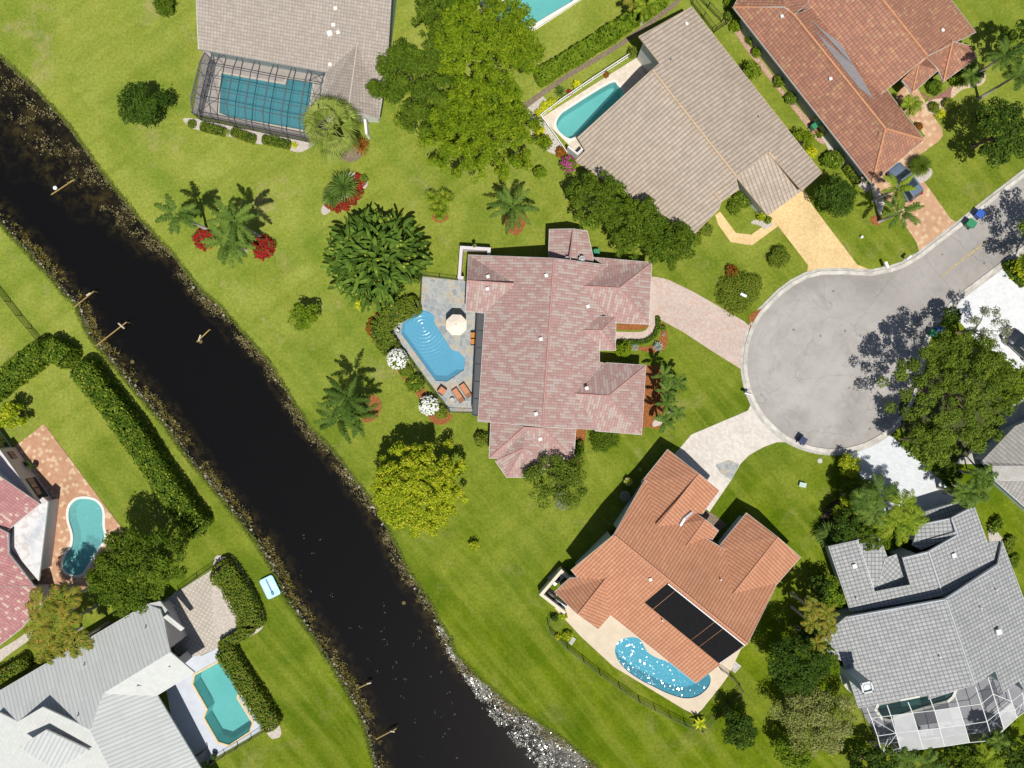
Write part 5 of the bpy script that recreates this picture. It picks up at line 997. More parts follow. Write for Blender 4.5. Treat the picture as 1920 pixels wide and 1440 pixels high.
def fan_palm(px, py, rpx, h):
    x, y = G(px, py, h); e = empty('fan_palm', (x, y, 0), 0, 'big pale green fan palm between the screened pool and the lawn', 'palm tree'); R = rpx*S*(1-h/H); V = []; rn = []
    for i in range(30):
        az = i*2.39996+.2*rs.randn(); el = 1.35-1.75*(i/30)+.1*rs.randn(); Lp = R*.42*(.8+.35*rs.rand()); d = np.array([math.cos(el)*math.cos(az), math.cos(el)*math.sin(az), math.sin(el)]); p0 = np.array([0, 0, h-.2]); p1 = p0+d*Lp
        sd = np.array([-math.sin(az), math.cos(az), 0]); V += [p0-sd*.04, p1-sd*.03, p1+sd*.03, p0+sd*.04]; rn.append(.6); rr = R*.60*(.85+.3*rs.rand()); r0 = .35*rs.rand()
        for k in range(17):
            a = (k-8)*.098; dd = d*math.cos(a)+sd*math.sin(a); dd[2] -= .12+.3*abs(a)*.5; m_ = p1+dd*rr*.6; t_ = p1+dd*rr*(1.05-.45*abs(a))+np.array([0, 0, -rr*.38]); w0 = np.cross(dd, np.array([0, 0, 1])); w0 /= np.linalg.norm(w0)+1e-6; w0 = w0*.06; up = np.array([0, 0, .03*(k % 2)])
            V += [p1, m_-w0+up, m_+w0-up, p1]; V += [m_-w0+up, t_-w0*.1, t_+w0*.1, m_+w0-up]; q = r0+.5*rs.rand(); rn += [q, q]
    link('crown', quads('crown', np.array(V), np.array(rn)), L['fan'], e); MB().tube([(0, 0, -.05), (.1, 0, h*.5), (0, 0, h-.2)], [.3, .22, .24], 9).build('trunk', barkM, e, smooth=True)
fan_palm(619, 236, 66, 6.5)
def paddle_clump(px, py, rpx, n=640):
    """giant bird of paradise thicket: paddle leaves on long stalks, each folded along its midrib"""
    x, y = G(px, py, 3.0); e = empty('paddle_leaf_thicket', (x, y, 0), 0, 'large thicket of paddle leaved giant bird of paradise left of the pink roof', 'banana plants'); R = rpx*S*.95; V = []; rn = []; t = MB()
    for i in range(n):
        a = rs.rand()*6.283; d = R*math.sqrt(rs.rand())*(.93+.1*rs.rand()); bx, by = d*math.cos(a)*1.02, d*math.sin(a)*.95; edge = d/R
        if bx > R*.35 and by < -R*.25 and edge > .8: continue
        z = 2.2+2.9*(1-edge**2)+.7*rs.randn()*.6; az = a+rs.randn()*.7 if rs.rand() < .75 else rs.rand()*6.28; el = .75-.9*edge*rs.rand()+.25*rs.randn(); Lf = .9+.75*rs.rand(); w = .13+.10*rs.rand()
        p = np.array([bx, by, max(.7, z)]); sd = np.array([-math.sin(az), math.cos(az), 0]); roll = .5*rs.randn(); upv = np.array([0, 0, 1.]); q = .2+.6*rs.rand() if rs.rand() < .8 else rs.rand(); K = 6
        dirs = []; pp = p.copy(); el0 = el
        for k in range(K+1): dirs.append(pp.copy()); st = np.array([math.cos(el)*math.cos(az), math.cos(el)*math.sin(az), math.sin(el)]); pp = pp+st*Lf/K; el -= 1.5/K
        ws = [w*math.sin(math.pi*min(1, .08+.92*k/K))**.55 for k in range(K)]+[.02]
        sdr = sd*math.cos(roll)+upv*math.sin(roll)
        for k in range(K):
            f = .25
            for s_ in (-1, 1):
                o0 = sdr*ws[k]*s_+upv*ws[k]*f; o1 = sdr*ws[k+1]*s_+upv*ws[k+1]*f; quad = [dirs[k], dirs[k+1], dirs[k+1]+o1, dirs[k]+o0]; V += quad if s_ > 0 else quad[::-1]; rn.append(q+.1*rs.rand())
        if i % 3 == 0: t.tube([(bx*.6, by*.6, 0), (bx*.85, by*.85, p[2]*.6), tuple(p)], [.06, .045, .03], 5)
    link('leaves', quads('leaves', np.array(V), np.array(rn)), L['banana'], e); t.build('stalks', plain('stalk_green', (.10, .14, .03), .7), e)
    C, N, s, r = blobleaves([(R*.62*math.cos(i), R*.62*math.sin(i), 1.0, R*.38, .45) for i in range(7)]+[(0, 0, 1.4, R*.45, .5)], 60, .3); link('undergrowth', leafmesh('undergrowth', C, N, s, s*.4, r), L['dark'], e)
paddle_clump(706, 484, 92)
rosette('banana_plant', 'yellow tipped ginger at the left side of the paddle leaf thicket', 'plant', 632,487,16,1.8, L['yellow'], 22, .10, el0=1.1, droop=1.1)
rosette('banana_plant', 'yellow orange ginger at the lower left of the paddle leaf thicket', 'plant', 675,572,14,1.4, L['yellow'], 20, .10, el0=1.1, droop=1.1)
# ---------------- bank vegetation and rocks: nobody could count them
def along(line, step):
    out = []
    for a, b in zip(line[:-1], line[1:]):
        a = Vector(a); b = Vector(b); d = b-a; n = max(1, int(d.length/step)); q = Vector((-d.y, d.x)).normalized()
        for i in range(n): out.append((a+d*(i+rs.rand())/n, q))
    return out
def rocks(name, pts, lo, hi, mat):
    mb = MB()
    for (x, y, z) in pts:
        r = lo+(hi-lo)*rs.rand()**2; n = 6; ring = []; vs = []
        for k, (zz, rr) in enumerate(((-.5, .7), (.15, 1.0), (.6, .55))):
            for j in range(n): a = j*2*math.pi/n+.3*rs.randn(); vs.append((x+r*rr*math.cos(a)*(.8+.4*rs.rand()), y+r*rr*math.sin(a)*(.8+.4*rs.rand()), z+r*zz))
        fs = [(i*n+j, i*n+(j+1) % n, (i+1)*n+(j+1) % n, (i+1)*n+j) for i in range(2) for j in range(n)]+[tuple(range(n-1, -1, -1)), tuple(range(2*n, 3*n))]
        mb.add(vs, fs)
    tag(mb.build(name, mat), kind='stuff')
vis = lambda p: abs(p.x) < 62 and abs(p.y) < 48
RP = [(a.x+q.x*d, a.y+q.y*d, -.12-.35*abs(d)) for a, q in along([tuple(p) for p in lb], .16) if vis(a) for d in [(.10+.40*rs.rand())] if rs.rand() < .62]
rocks('bank_rocks', RP, .05, .19, plain('bank_stone', (.30, .275, .225), .9, .1, .5, 3))
RP = [(a.x+q.x*d, a.y+q.y*d, -.15-.3*abs(d)) for a, q in along([tuple(p) for p in rb], .22) if vis(a) for d in [-(.2+.6*rs.rand())] if rs.rand() < (.5 if a.y < -8 else .10)]
rocks('bank_rocks', RP, .06, .20, MATS['bank_stone'])
def weeds(name, pts, size, mat, flat=.6, sp=.16, per=9):
    P_ = np.array(pts); n = len(P_); C = np.repeat(P_, per, 0)+rs.randn(n*per, 3)*np.array([sp, sp, sp*.35]); C[:, 2] = np.maximum(C[:, 2], -.48)
    N = rs.randn(n*per, 3)*np.array([.5, .5, .3])+np.array([0, 0, flat]); s = size*(.5+rs.rand(n*per)); tag(link(name, leafmesh(name, C, N, s, s*.35, rs.rand(n*per)), mat), kind='stuff')
pts = [(a.x-q.x*d, a.y-q.y*d, -.40+.28*rs.rand()) for a, q in along([tuple(p) for p in rb], .055) if vis(a) for k in [np.clip((a.y-a.x*.55-35)/22, 0, 1)] for d in [(.3+(.9+3.6*k)*rs.rand()**1.2)] if math.sin(a.x*1.1+d*2)+math.sin(a.y*1.7-d)*1.2 > -.2+.5*rs.randn()]
weeds('bank_weeds', pts, .085, L['weed'])
pts = [(a.x+q.x*d, a.y+q.y*d, -.42+.25*rs.rand()) for a, q in along([tuple(p) for p in lb], .07) if vis(a) for d in [(.5+.9*rs.rand()**1.1)] if math.sin(a.x*.9)+.6*math.sin(a.y*2.3) > -.5+.6*rs.randn()]
weeds('bank_weeds', [p for p in pts if rs.rand() < .45], .085, L['weed']); weeds('bank_algae', [p for i, p in enumerate(pts) if i % 2 == 0], .08, L['algae'], flat=1.5)
for ln, sg in ((rb, -1), (lb, 1)):
    pts = [(a.x+q.x*d*sg, a.y+q.y*d*sg, .03-.5*max(0, d)) for a, q in along([tuple(p) for p in ln], .05) if vis(a) for d in [-.12+.4*rs.rand()**1.5]]
    weeds('bank_grass', pts, .075, L['clip'], flat=1.2, sp=.10, per=5)
wet = NT('wet_weed'); wet.prin(wet.mix(wet.ramp(wet.noise(3, 3), .4, .6), (.20, .19, .14), (.50, .49, .44)), .16, 1.0)
pts = []
for a, q in along(gp([(829,1171),(847,1196),(853,1223),(881,1251),(912,1281),(957,1318),(1012,1355),(1058,1385),(1130,1445),(1200,1500)]), .009):
    ww = .7+4.2*np.clip((-a.y-31)/10, 0, 1)
    d = .15+ww*rs.rand(); c_ = math.sin(a.x*2.1+d*1.3)+math.sin(a.y*2.6-d*2.1)
    if c_ > -.35+.5*rs.randn()-1.3*np.clip((-a.y-38)/6, 0, 1): pts.append((a.x-q.x*d, a.y-q.y*d, -.47))
P_ = np.array(pts); C = np.repeat(P_, 6, 0)+rs.randn(len(P_)*6, 3)*np.array([.09, .09, .01]); C[:, 2] = np.maximum(C[:, 2], -.485)
N = rs.randn(len(C), 3)*np.array([.24, .24, 0])+np.array([0, 0, 1.]); s = .045*(.5+rs.rand(len(C))); tag(link('floating_weeds', leafmesh('floating_weeds', C, N, s, s*.6, rs.rand(len(C))), wet.m), kind='stuff')
P_ = np.concatenate([canal_loop_pt for canal_loop_pt in [np.array([G(x, y) for x, y in zip(560+rs.rand(70)*350, 1000+rs.rand(70)*430)])]]); P_ = P_[inside(P_, canal_poly)]
P_ = P_[(segdist(P_, rb) > 2) & (segdist(P_, lb) > 2)]
C = np.concatenate([np.repeat(P_, 3, 0)+rs.randn(len(P_)*3, 2)*.12, np.full((len(P_)*3, 1), -.485)], 1)
s = .04+.05*rs.rand(len(C)); tag(link('floating_debris', leafmesh('floating_debris', C, np.array([[0, 0, 1.]])+rs.randn(len(C), 3)*.15, s, s*.3, rs.rand(len(C))), L['grey']), kind='stuff')
# ================= built objects =================
def fence(name, label, pts, h, mat, step=2.4, pick=.14, rail=.035, picket=.010, group=None, closed=False):
    l = [Vector((*G(*p), 0)) for p in pts]; c = l[0].copy(); e = empty(name, c, 0, label, 'fence', group); l = [p-c for p in l]; posts = []; rails = MB(); pk = MB()
    for a, b in zip(l[:-1], l[1:]):
        d = b-a; n = max(1, round(d.length/step)); u = d.normalized(); r = math.atan2(d.y, d.x)
        for i in range(n): posts.append(a+d*i/n)
        for z in (.18, h-.08): m = (a+b)/2; rails.box((m.x, m.y, z), (d.length, rail, rail), r)
        k = int(d.length/pick)
        for i in range(k): p = a+d*(i+.5)/k; pk.box((p.x, p.y, .18), (picket*2, picket*2, h-.26), r)
    posts.append(l[-1])
    pm = MB().box((0, 0, 0), (.07, .07, h), 0).build('post', mat, e, loc=posts[0])
    for p in posts[1:]:
        q = pm.copy(); sc.collection.objects.link(q); q.parent = e; q.location = p
    rails.build('rail', mat, e); pk.build('pickets', mat, e); return e
fence('pool_fence', 'black fence around the canal side of the flagstone patio', [(858,525),(792,517),(789,565),(724,607),(745,640),(795,712),(843,772),(888,774)], 1.3, blackM, 2.0)
fence('pool_fence', 'long black fence around the cream deck of the orange roofed house', [(1034,1155),(1027,1166),(1031,1182),(1064,1212),(1124,1260),(1198,1311),(1283,1354),(1314,1365),(1388,1289),(1369,1265),(1348,1250)], 1.3, blackM, 2.2)
fence('pool_fence', 'black fence at the bottom end of the pool with yellow coping', [(366,1416),(390,1400),(396,1428),(497,1366)], 1.3, blackM, 1.8)
fence('pool_fence', 'black fence between the dark tree and the dotted patio', [(335,1107),(370,1082),(408,1056)], 1.3, blackM, 2.0)
fence('garden_fence', 'thin dark fence crossing the left lawn to the hedge', [(-40,500),(0,540),(40,592),(80,640)], 1.2, plain('fence_green', (.02, .035, .02), .6), 2.4, .10)
fence('garden_gate', 'black fence and gate between the tan and rust roofed houses', [(1296,8),(1338,62),(1362,46)], 1.6, blackM, 2.0)
fence('garden_fence', 'black fence near the top edge right of the tan roof', [(1300,-12),(1352,42)], 1.4, blackM, 2.2)
fence('white_railing', 'white railing around the tan house pool', [(1179,107),(1110,152),(1050,193),(1013,221),(1040,258),(1062,290)], 1.1, whiteM, 1.6, .22, .07, .02)
def low_wall(name, label, pts, th, h, mat, closed=False):
    l = gp(pts); c = l[0]; o = band([(x-c[0], y-c[1]) for x, y in l], th, 0, h, closed).build(name, mat, loc=(c[0], c[1], 0)); return tag(o, label, 'wall')
low_wall('yard_wall', 'white wall around the narrow service yard at the upper left of the pink roof', [(871,525),(863,524),(867,469),(918,472),(917,484)], .34, 1.8, stuccoL)
low_wall('yard_wall', 'pale wall around the equipment yard at the left of the orange roof', [(1068,1082),(1051,1065),(1014,1108),(1058,1142)], .34, 1.6, stuccoC)
low_wall('yard_wall', 'white wall piece at the end of the tan house pool', [(1063,283),(1080,297),(1090,287)], .2, 1.8, stucco)
low_wall('coping_wall', 'white coping strip along the right side of the turquoise pool at the top', [(988,63),(1088,-2)], .3, .35, MATS['deck_white'])
def ac_unit(lab, px, py, rz, d=(.95, .9, .8), m=None):
    x, y = G(px, py, .4); e = empty('air_conditioner', (x, y, 0), rz, lab, 'air conditioner', 'outdoor units in the service yard of the orange roofed house'); MB().box((0, 0, .05), d).build('cabinet', m or greyM, e, bevel=.04); t = MB().lathe((0, 0, d[2]+.05), [(.34, 0), (.34, .02), (.30, .03)], 18); t.build('fan_grille', blackM, e)
    MB().box((0, 0, 0), (d[0]+.2, d[1]+.2, .06)).build('pad', concM, e)
ac_unit('large grey outdoor unit in the upper part of the walled yard', 1044,1082,.75,(1.6, 1.0, .9))
ac_unit('square brown box unit in the middle of the walled yard', 1032,1117,-.6,(1.1, .8, .7), brownM)
ac_unit('long grey outdoor unit in the lower part of the walled yard', 1048,1134,-.6,(1.5, .8, .7))
# furniture
def umbrella():
    x, y = G(855.5, 609, 2.5); e = empty('patio_umbrella', (x, y, .06), .35, 'round cream umbrella on the flagstone patio by the blue pool', 'umbrella'); m = MB(); n = 8; R = 1.22
    vs = [(0, 0, 2.75)]; fs = []
    for k, (r, z) in enumerate(((.5, 2.62), (R, 2.32), (R, 2.22))):
        for j in range(n): a = 2*math.pi*j/n; vs.append((r*math.cos(a), r*math.sin(a), z))
    for j in range(n): q = (j+1) % n; fs += [(0, 1+j, 1+q), (1+j, 9+j, 9+q, 1+q), (9+j, 17+j, 17+q, 9+q)]
    m.add(vs, fs).build('canopy', creamM, e); m = MB()
    for j in range(n): a = 2*math.pi*j/n; m.tube([(0, 0, 2.70), (.5*math.cos(a), .5*math.sin(a), 2.58), (R*math.cos(a), R*math.sin(a), 2.28)], .018, 4)
    m.build('ribs', bronzeM, e); MB().tube([(0, 0, 0), (0, 0, 2.85)], .03, 8).build('pole', bronzeM, e); MB().lathe((0, 0, 2.75), [(.02, 0), (.05, .05), (.02, .12)], 8).build('finial', bronzeM, e); MB().lathe((0, 0, 0), [(.3, 0), (.3, .06), (.08, .12)], 14).build('base', bronzeM, e)
umbrella()
def lounger(lab, px, py, rz, L_=1.9, group=None, m=tanM):
    x, y = G(px, py, .35); e = empty('sun_lounger', (x, y, .06), rz, lab, 'sun lounger', group); f = MB()
    f.box((0, .34, .24), (L_, .05, .06)); f.box((0, -.34, .24), (L_, .05, .06)); f.box((L_/2-.03, 0, .24), (.06, .66, .06)); f.box((-L_/2+.03, 0, .24), (.06, .66, .06)); f.build('frame', brownM, e)
    for a in (-1, 1):
        for b in (-1, 1): MB().box((a*(L_/2-.15), b*.3, 0), (.06, .06, .26)).build('leg', brownM, e)
    c = MB().box((-L_*.12, 0, .30), (L_*.70, .62, .09)); c.build('cushion', m, e, bevel=.03)
    b = MB(); b.add([(L_*.24, -.31, .31), (L_*.24, .31, .31), (L_*.47, .31, .62), (L_*.47, -.31, .62), (L_*.22, -.31, .39), (L_*.22, .31, .39), (L_*.45, .31, .70), (L_*.45, -.31, .70)], [(3, 2, 1, 0), (4, 5, 6, 7), (0, 1, 5, 4), (1, 2, 6, 5), (2, 3, 7, 6), (3, 0, 4, 7)]); b.build('backrest', m, e)
g = 'terracotta loungers on the flagstone patio'
lounger('left terracotta lounger of the pair below the blue pool', 859,741,-.97, 1.75, g); lounger('right terracotta lounger of the pair, nearer the pink roof', 873,732,-.97, 1.75, g)
def chair(lab, px, py, rz, m, w=.8, group=None, z=.06, deep=.75):
    x, y = G(px, py, .4); e = empty('armchair', (x, y, z), rz, lab, 'chair', group); MB().box((0, 0, .25), (deep, w, .16)).build('seat', m, e, bevel=.04); MB().box((deep/2-.06, 0, .4), (.14, w, .42)).build('backrest', m, e, bevel=.04)
    for s_ in (-1, 1): MB().box((0, s_*(w/2), .25), (deep, .08, .30)).build('armrest', brownM, e)
    for a in (-1, 1):
        for b in (-1, 1): MB().box((a*(deep/2-.06), b*(w/2-.05), 0), (.06, .06, .26)).build('leg', brownM, e)
chair('terracotta cushioned chair alone at the fence below the blue pool', 829,733,2.5, tanM)
chair('orange cushioned chair against the lanai, upper of the pair', 889,629,0.0, orangeM, .72, 'orange chairs on the patio'); chair('orange cushioned chair against the lanai, lower of the pair', 889,641,0.0, orangeM, .72, 'orange chairs on the patio')
def pot(lab, px, py, r, h, m, plant=None, cat='planter', name='planter', group=None, z=.06):
    x, y = G(px, py, h); e = empty(name, (x, y, z), 0, lab, cat, group); MB().lathe((0, 0, 0), [(r*.65, 0), (r, h*.8), (r*1.06, h), (r*.85, h), (r*.8, h*.85)], 16).build('pot', m, e, smooth=False); MB().lathe((0, 0, h*.8), [(r*.8, 0), (r*.78, .02)], 14).build('soil', soilM, e)
    if plant: C, N, s, rr = blobleaves([(0, 0, h+.1, r*1.1, .8)], 500, .09); link('foliage', leafmesh('foliage', C, N, s, s*.5, rr), plant, e)
for x, y, lab in ((747,606,'upper white edged black pot at the left corner of the blue pool'),(746,620,'lower white edged black pot at the left corner of the blue pool'),(737,602,'small pale pot in the far left corner of the flagstone patio')): pot(lab, x, y, .24 if x > 740 else .17, .4, blackM if x > 740 else concM, L['white'] if x > 740 else None, group='pots at the corner of the flagstone patio')
pot('round pale side table by the left terracotta lounger', 848,750,.26,.45, concM, None, 'side table', 'side_table')
pot('small dark wall pot on the service yard wall of the pink roofed house', 891,466,.2,.3, greyM, L['olive'], z=1.8)
pot('dark pot on the deck beside the bottom fence of the yellow coping pool', 401,1418,.32,.6, blackM, L['dark']); pot('pale tree pot outside the fence corner beside the white roof', 384,1432,.4,.5, stuccoC, L['mid'], z=0)
for x, y, lab in ((1529,243,'terracotta pot nearest the green bin'),(1534,247,'terracotta pot in the middle of the group by the green bin'),(1538,250,'terracotta pot at the right of the group by the green bin')): pot(lab, x, y, .2, .35, terra, None, group='terracotta pots beside the rust roofed house', z=.02)
pot('dark planter on the terracotta patio by the lilac wall', 62,874,.33,.7, blackM, L['dark'])
pot('pot with a yellow plant in the shade beside the orange garage wing', 1178,903,.45,.6, concM, L['yellow'], z=0)
pot('small pot with yellow leaves above the shaded yard of the orange roof', 1200,880,.22,.4, concM, L['yellow'], z=0)
pot('pale fountain like pot with dark plants in the shaded side yard', 1172,930,.55,.5, greyM, L['grey'], z=0)
for i, (x, y) in enumerate(((864.5,490),(864.5,496),(864.5,502))):
    xx, yy = G(x, y, .4); e = empty('folding_chair', (xx, yy, 0), 0, ['topmost orange folded chair in the white walled yard','middle orange folded chair in the white walled yard','lowest orange folded chair in the white walled yard'][i], 'chair', 'orange folded chairs'); MB().box((0, 0, .35), (.34, .26, .06)).build('seat', orangeM, e); MB().box((0, .13, .35), (.34, .04, .4)).build('backrest', orangeM, e); MB().box((0, 0, 0), (.3, .22, .35)).build('frame', brownM, e)
def bin_(lab, px, py, rz, m, lid=None, k=1.0, group='wheeled bins'):
    x, y = G(px, py, .6); e = empty('wheeled_bin', (x, y, .02), rz, lab, 'bin', group); b = MB(); w0, w1 = .22*k, .31*k
    b.add([(-w0, -w0, .06), (w0, -w0, .06), (w0, w0, .06), (-w0, w0, .06), (-w1, -w1, 1.0), (w1, -w1, 1.0), (w1, w1, 1.0), (-w1, w1, 1.0)], [(3, 2, 1, 0), (4, 5, 6, 7), (0, 1, 5, 4), (1, 2, 6, 5), (2, 3, 7, 6), (3, 0, 4, 7)]); b.build('body', m, e, bevel=.03)
    MB().box((.02, 0, 1.0), (w1*2.25, w1*2.1, .07), 0, .93).build('lid', lid or m, e, bevel=.02); MB().tube([(-w1-.08, -w1*.8, .95), (-w1-.08, w1*.8, .95)], .03, 6).build('handle', m, e)
    for s_ in (-1, 1): MB().tube([(-w0-.05, s_*w0-.03*s_, .12), (-w0-.05, s_*w0+.05*s_, .12)], .12, 12).build('wheel', tyreM, e)
grn = plain('bin_green', (.03, .22, .10), .45, .4, .06); blu = plain('bin_blue', (.03, .10, .42), .45, .4, .06)
bin_('green wheeled bin at the kerb by the terracotta driveway', 1818,420,2.5, grn, k=1.35); bin_('blue wheeled bin at the kerb next to the green bin', 1835,402,2.5, blu, k=1.3)
bin_('blue wheeled bin half hidden under the tree at the end of the road', 1761,619,2.9, blu, k=1.1); bin_('green wheeled bin in the shade beside the half hidden blue bin', 1748,625,2.9, grn, k=1.1)
bin_('green bin beside the grey wall of the rust roofed house', 1525,238,.6, grn, k=1.0); bin_('dark bin in the shadow of the wall behind the pink roof wing', 1118,473,.0, grn, k=1.0)
def mailbox(lab, px, py, rz, m=whiteM, big=1.0):
    x, y = G(px, py, 1.1); e = empty('mailbox', (x, y, 0), rz, lab, 'mailbox', 'mailboxes along the kerb'); MB().box((0, 0, 0), (.11, .11, 1.05)).build('post', m, e); k = MB(); pr = [(-.13, 0), (.13, 0), (.13, .14), (.09, .22), (0, .25), (-.09, .22), (-.13, .14)]; n = len(pr); l = .3*big
    k.add([(-l, a*big, 1.0+b) for a, b in pr]+[(l, a*big, 1.0+b) for a, b in pr], [tuple(range(n-1, -1, -1)), tuple(range(n, 2*n))]+[(i, (i+1) % n, n+(i+1) % n, n+i) for i in range(n)]); k.build('box', m, e); MB().box((l*.5, .15*big, 1.1), (.04, .02, .22)).build('flag', plain('flag_red', (.5, .03, .02), .5), e)
mailbox('white mailbox on the lawn strip between the yellow and terracotta driveways, nearer the yellow', 1663,497,-1.2, whiteM, 1.3); mailbox('white mailbox on the lawn strip nearest the terracotta driveway', 1704,483,-2.4)
mailbox('white mailbox on the clipped mound beside the pink driveway', 1394,553,2.7, whiteM, 1.2); mailbox('mailbox at the kerb between the pink and the pale driveway', 1402,738,2.9, greyM, 1.2)
bin_('dark blue wheeled bin standing on the road by the lower lawn of the cul-de-sac', 1503,826,1.0, plain('bin_navy', (.015, .03, .09), .45), k=1.2); mailbox('white mailbox inside the bushes at the white south driveway', 1588,882,0, whiteM)
def stick(name, lab, pts, r, m, cat, loc=None):
    l = [Vector(p) for p in pts]; c = Vector((l[0].x, l[0].y, 0)); o = MB().tube([p-c for p in l], r, 6).build(name, m, loc=c); return tag(o, lab, cat)
x, y = G(1505, 909, .3); e = empty('utility_box', (x, y, 0), -.25, 'small pale green utility box on the lawn below the cul-de-sac', 'utility box'); MB().box((0, 0, 0), (.72, .46, .35), 0, .95).build('cabinet', plain('utility_green', (.42, .52, .46), .6), e, bevel=.03); MB().box((0, 0, .35), (.78, .52, .05)).build('lid', MATS['utility_green'], e, bevel=.02)
x, y = G(1537, 864); tag(MB().lathe((0, 0, 0), [(.28, 0), (.28, .05), (.25, .06)], 20).build('manhole_cover', concM, loc=(x, y, 0)), 'round concrete cover in the lawn below the cul-de-sac', 'cover')
x, y = G(1614, 445); tag(MB().lathe((0, 0, 0), [(.16, 0), (.16, .35), (.12, .42), (.02, .45)], 14).build('cleanout_cap', whiteM, loc=(x, y, 0)), 'small white round cap standing on the lawn right of the yellow driveway', 'pipe cap')
# wooden stakes in the canal
def stake(lab, a, b, c=None, d=None, z0=.0, z1=.15, pale=None):
    A = Vector((*G(*a, z0), z0)); B_ = Vector((*G(*b, z1), z1)); e = empty('wooden_stake', (A.x, A.y, 0), 0, lab, 'stake', 'wooden stakes at the canal'); o = Vector((A.x, A.y, 0)); MB().tube([A-o, B_-o], .07, 6).build('pole', woodM, e)
    MB().tube([B_-o, Vector((B_.x-o.x, B_.y-o.y, -1.6))], .05, 6).build('post', woodM, e)
    if c: MB().tube([Vector((*G(*c, z1+.08), z1+.08))-o, Vector((*G(*d, z1+.08), z1+.08))-o], .09, 6).build('crossbar', plain('wood_pale', (.55, .48, .36), .8), e)
stake('wooden cross shaped stake reaching over the canal from the left bank', (179,649), (237,604), (222,606), (233,616), .12, .3)
stake('shorter wooden stake with a pale end on the left bank, above the cross', (139,576), (176,546), (162,554), (170,549), .12, .3)
stake('wooden pole floating near a white float in the upper canal', (96,365), (140,336), None, None, -.4, -.3)
stake('wooden pole with a pale float near the right bank of the canal', (369,641), (393,618), (372,640), (376,628), -.3, -.1)
stake('thin stake on the left bank in the lower canal', (672,1290), (694,1280), (688,1282), (696,1280), 0, .2)
stake('lowest thin stake on the left bank with a small crossbar', (705,1386), (743,1366), (732,1371), (740,1372), 0, .2)
for px, py, lab in ((103,352,'white float beside the pole in the upper canal'), (376,640,'pale float at the pole near the right bank'), (248,678,'pale floating weed clump in the canal near the left bank'), (757,1130,'greyish floating clump near the right bank of the canal')):
    x, y = G(px, py, -.4); tag(MB().lathe((0, 0, 0), [(.1, -.15), (.26, -.02), (.2, .08), (.05, .12)], 9).build('float', whiteM if px == 103 else L['weed'], loc=(x, y, -.42), smooth=True), lab, 'float')
for px, py, lab in ((250,1,''),): pass
# blue pedal boat pulled up on the lawn
x, y = G(506, 1101, .4); e = empty('pedal_boat', (x, y, .02), math.radians(-64), 'light blue pedal boat pulled up on the lawn by the canal', 'boat'); hb = plain('boat_blue', (.42, .68, .82), .4, .5, .05); hd = plain('boat_blue_dark', (.10, .22, .34), .5, .4, .1)
def rr(l, w_, r, n=5): return [(cx_+r*math.cos(a), cy_+r*math.sin(a)) for cx_, cy_, a0 in ((l-r, w_-r, 0), (-l+r, w_-r, 90), (-l+r, -w_+r, 180), (l-r, -w_+r, 270)) for a in [math.radians(a0+90*i/n) for i in range(n+1)]]
o1 = rr(1.12, .74, .25); o2 = rr(1.2, .82, .28); o3 = rr(.95, .6, .2); m = MB(); n = len(o1)
vs = [(a, b, 0) for a, b in rr(1.0, .62, .2)]+[(a, b, .36) for a, b in o2]+[(a, b, .40) for a, b in o1]; m.add(vs, [tuple(range(n-1, -1, -1))]+[(k*n+i, k*n+(i+1) % n, (k+1)*n+(i+1) % n, (k+1)*n+i) for k in (0, 1) for i in range(n)]+[tuple(range(2*n, 3*n))]); m.build('hull', hb, e)
for s_ in (-1, 1): MB().box((-.1, s_*.36, .395), (.95, .50, .03), 0, .92).build('seat', plain('boat_seat', (.52, .75, .86), .4, .4, .04), e, bevel=.02)
MB().box((0, 0, .40), (1.9, .10, .10)).build('centre_rib', hd, e); MB().box((.72, 0, .42), (.40, .26, .14)).build('pedal_box', hd, e, bevel=.03)
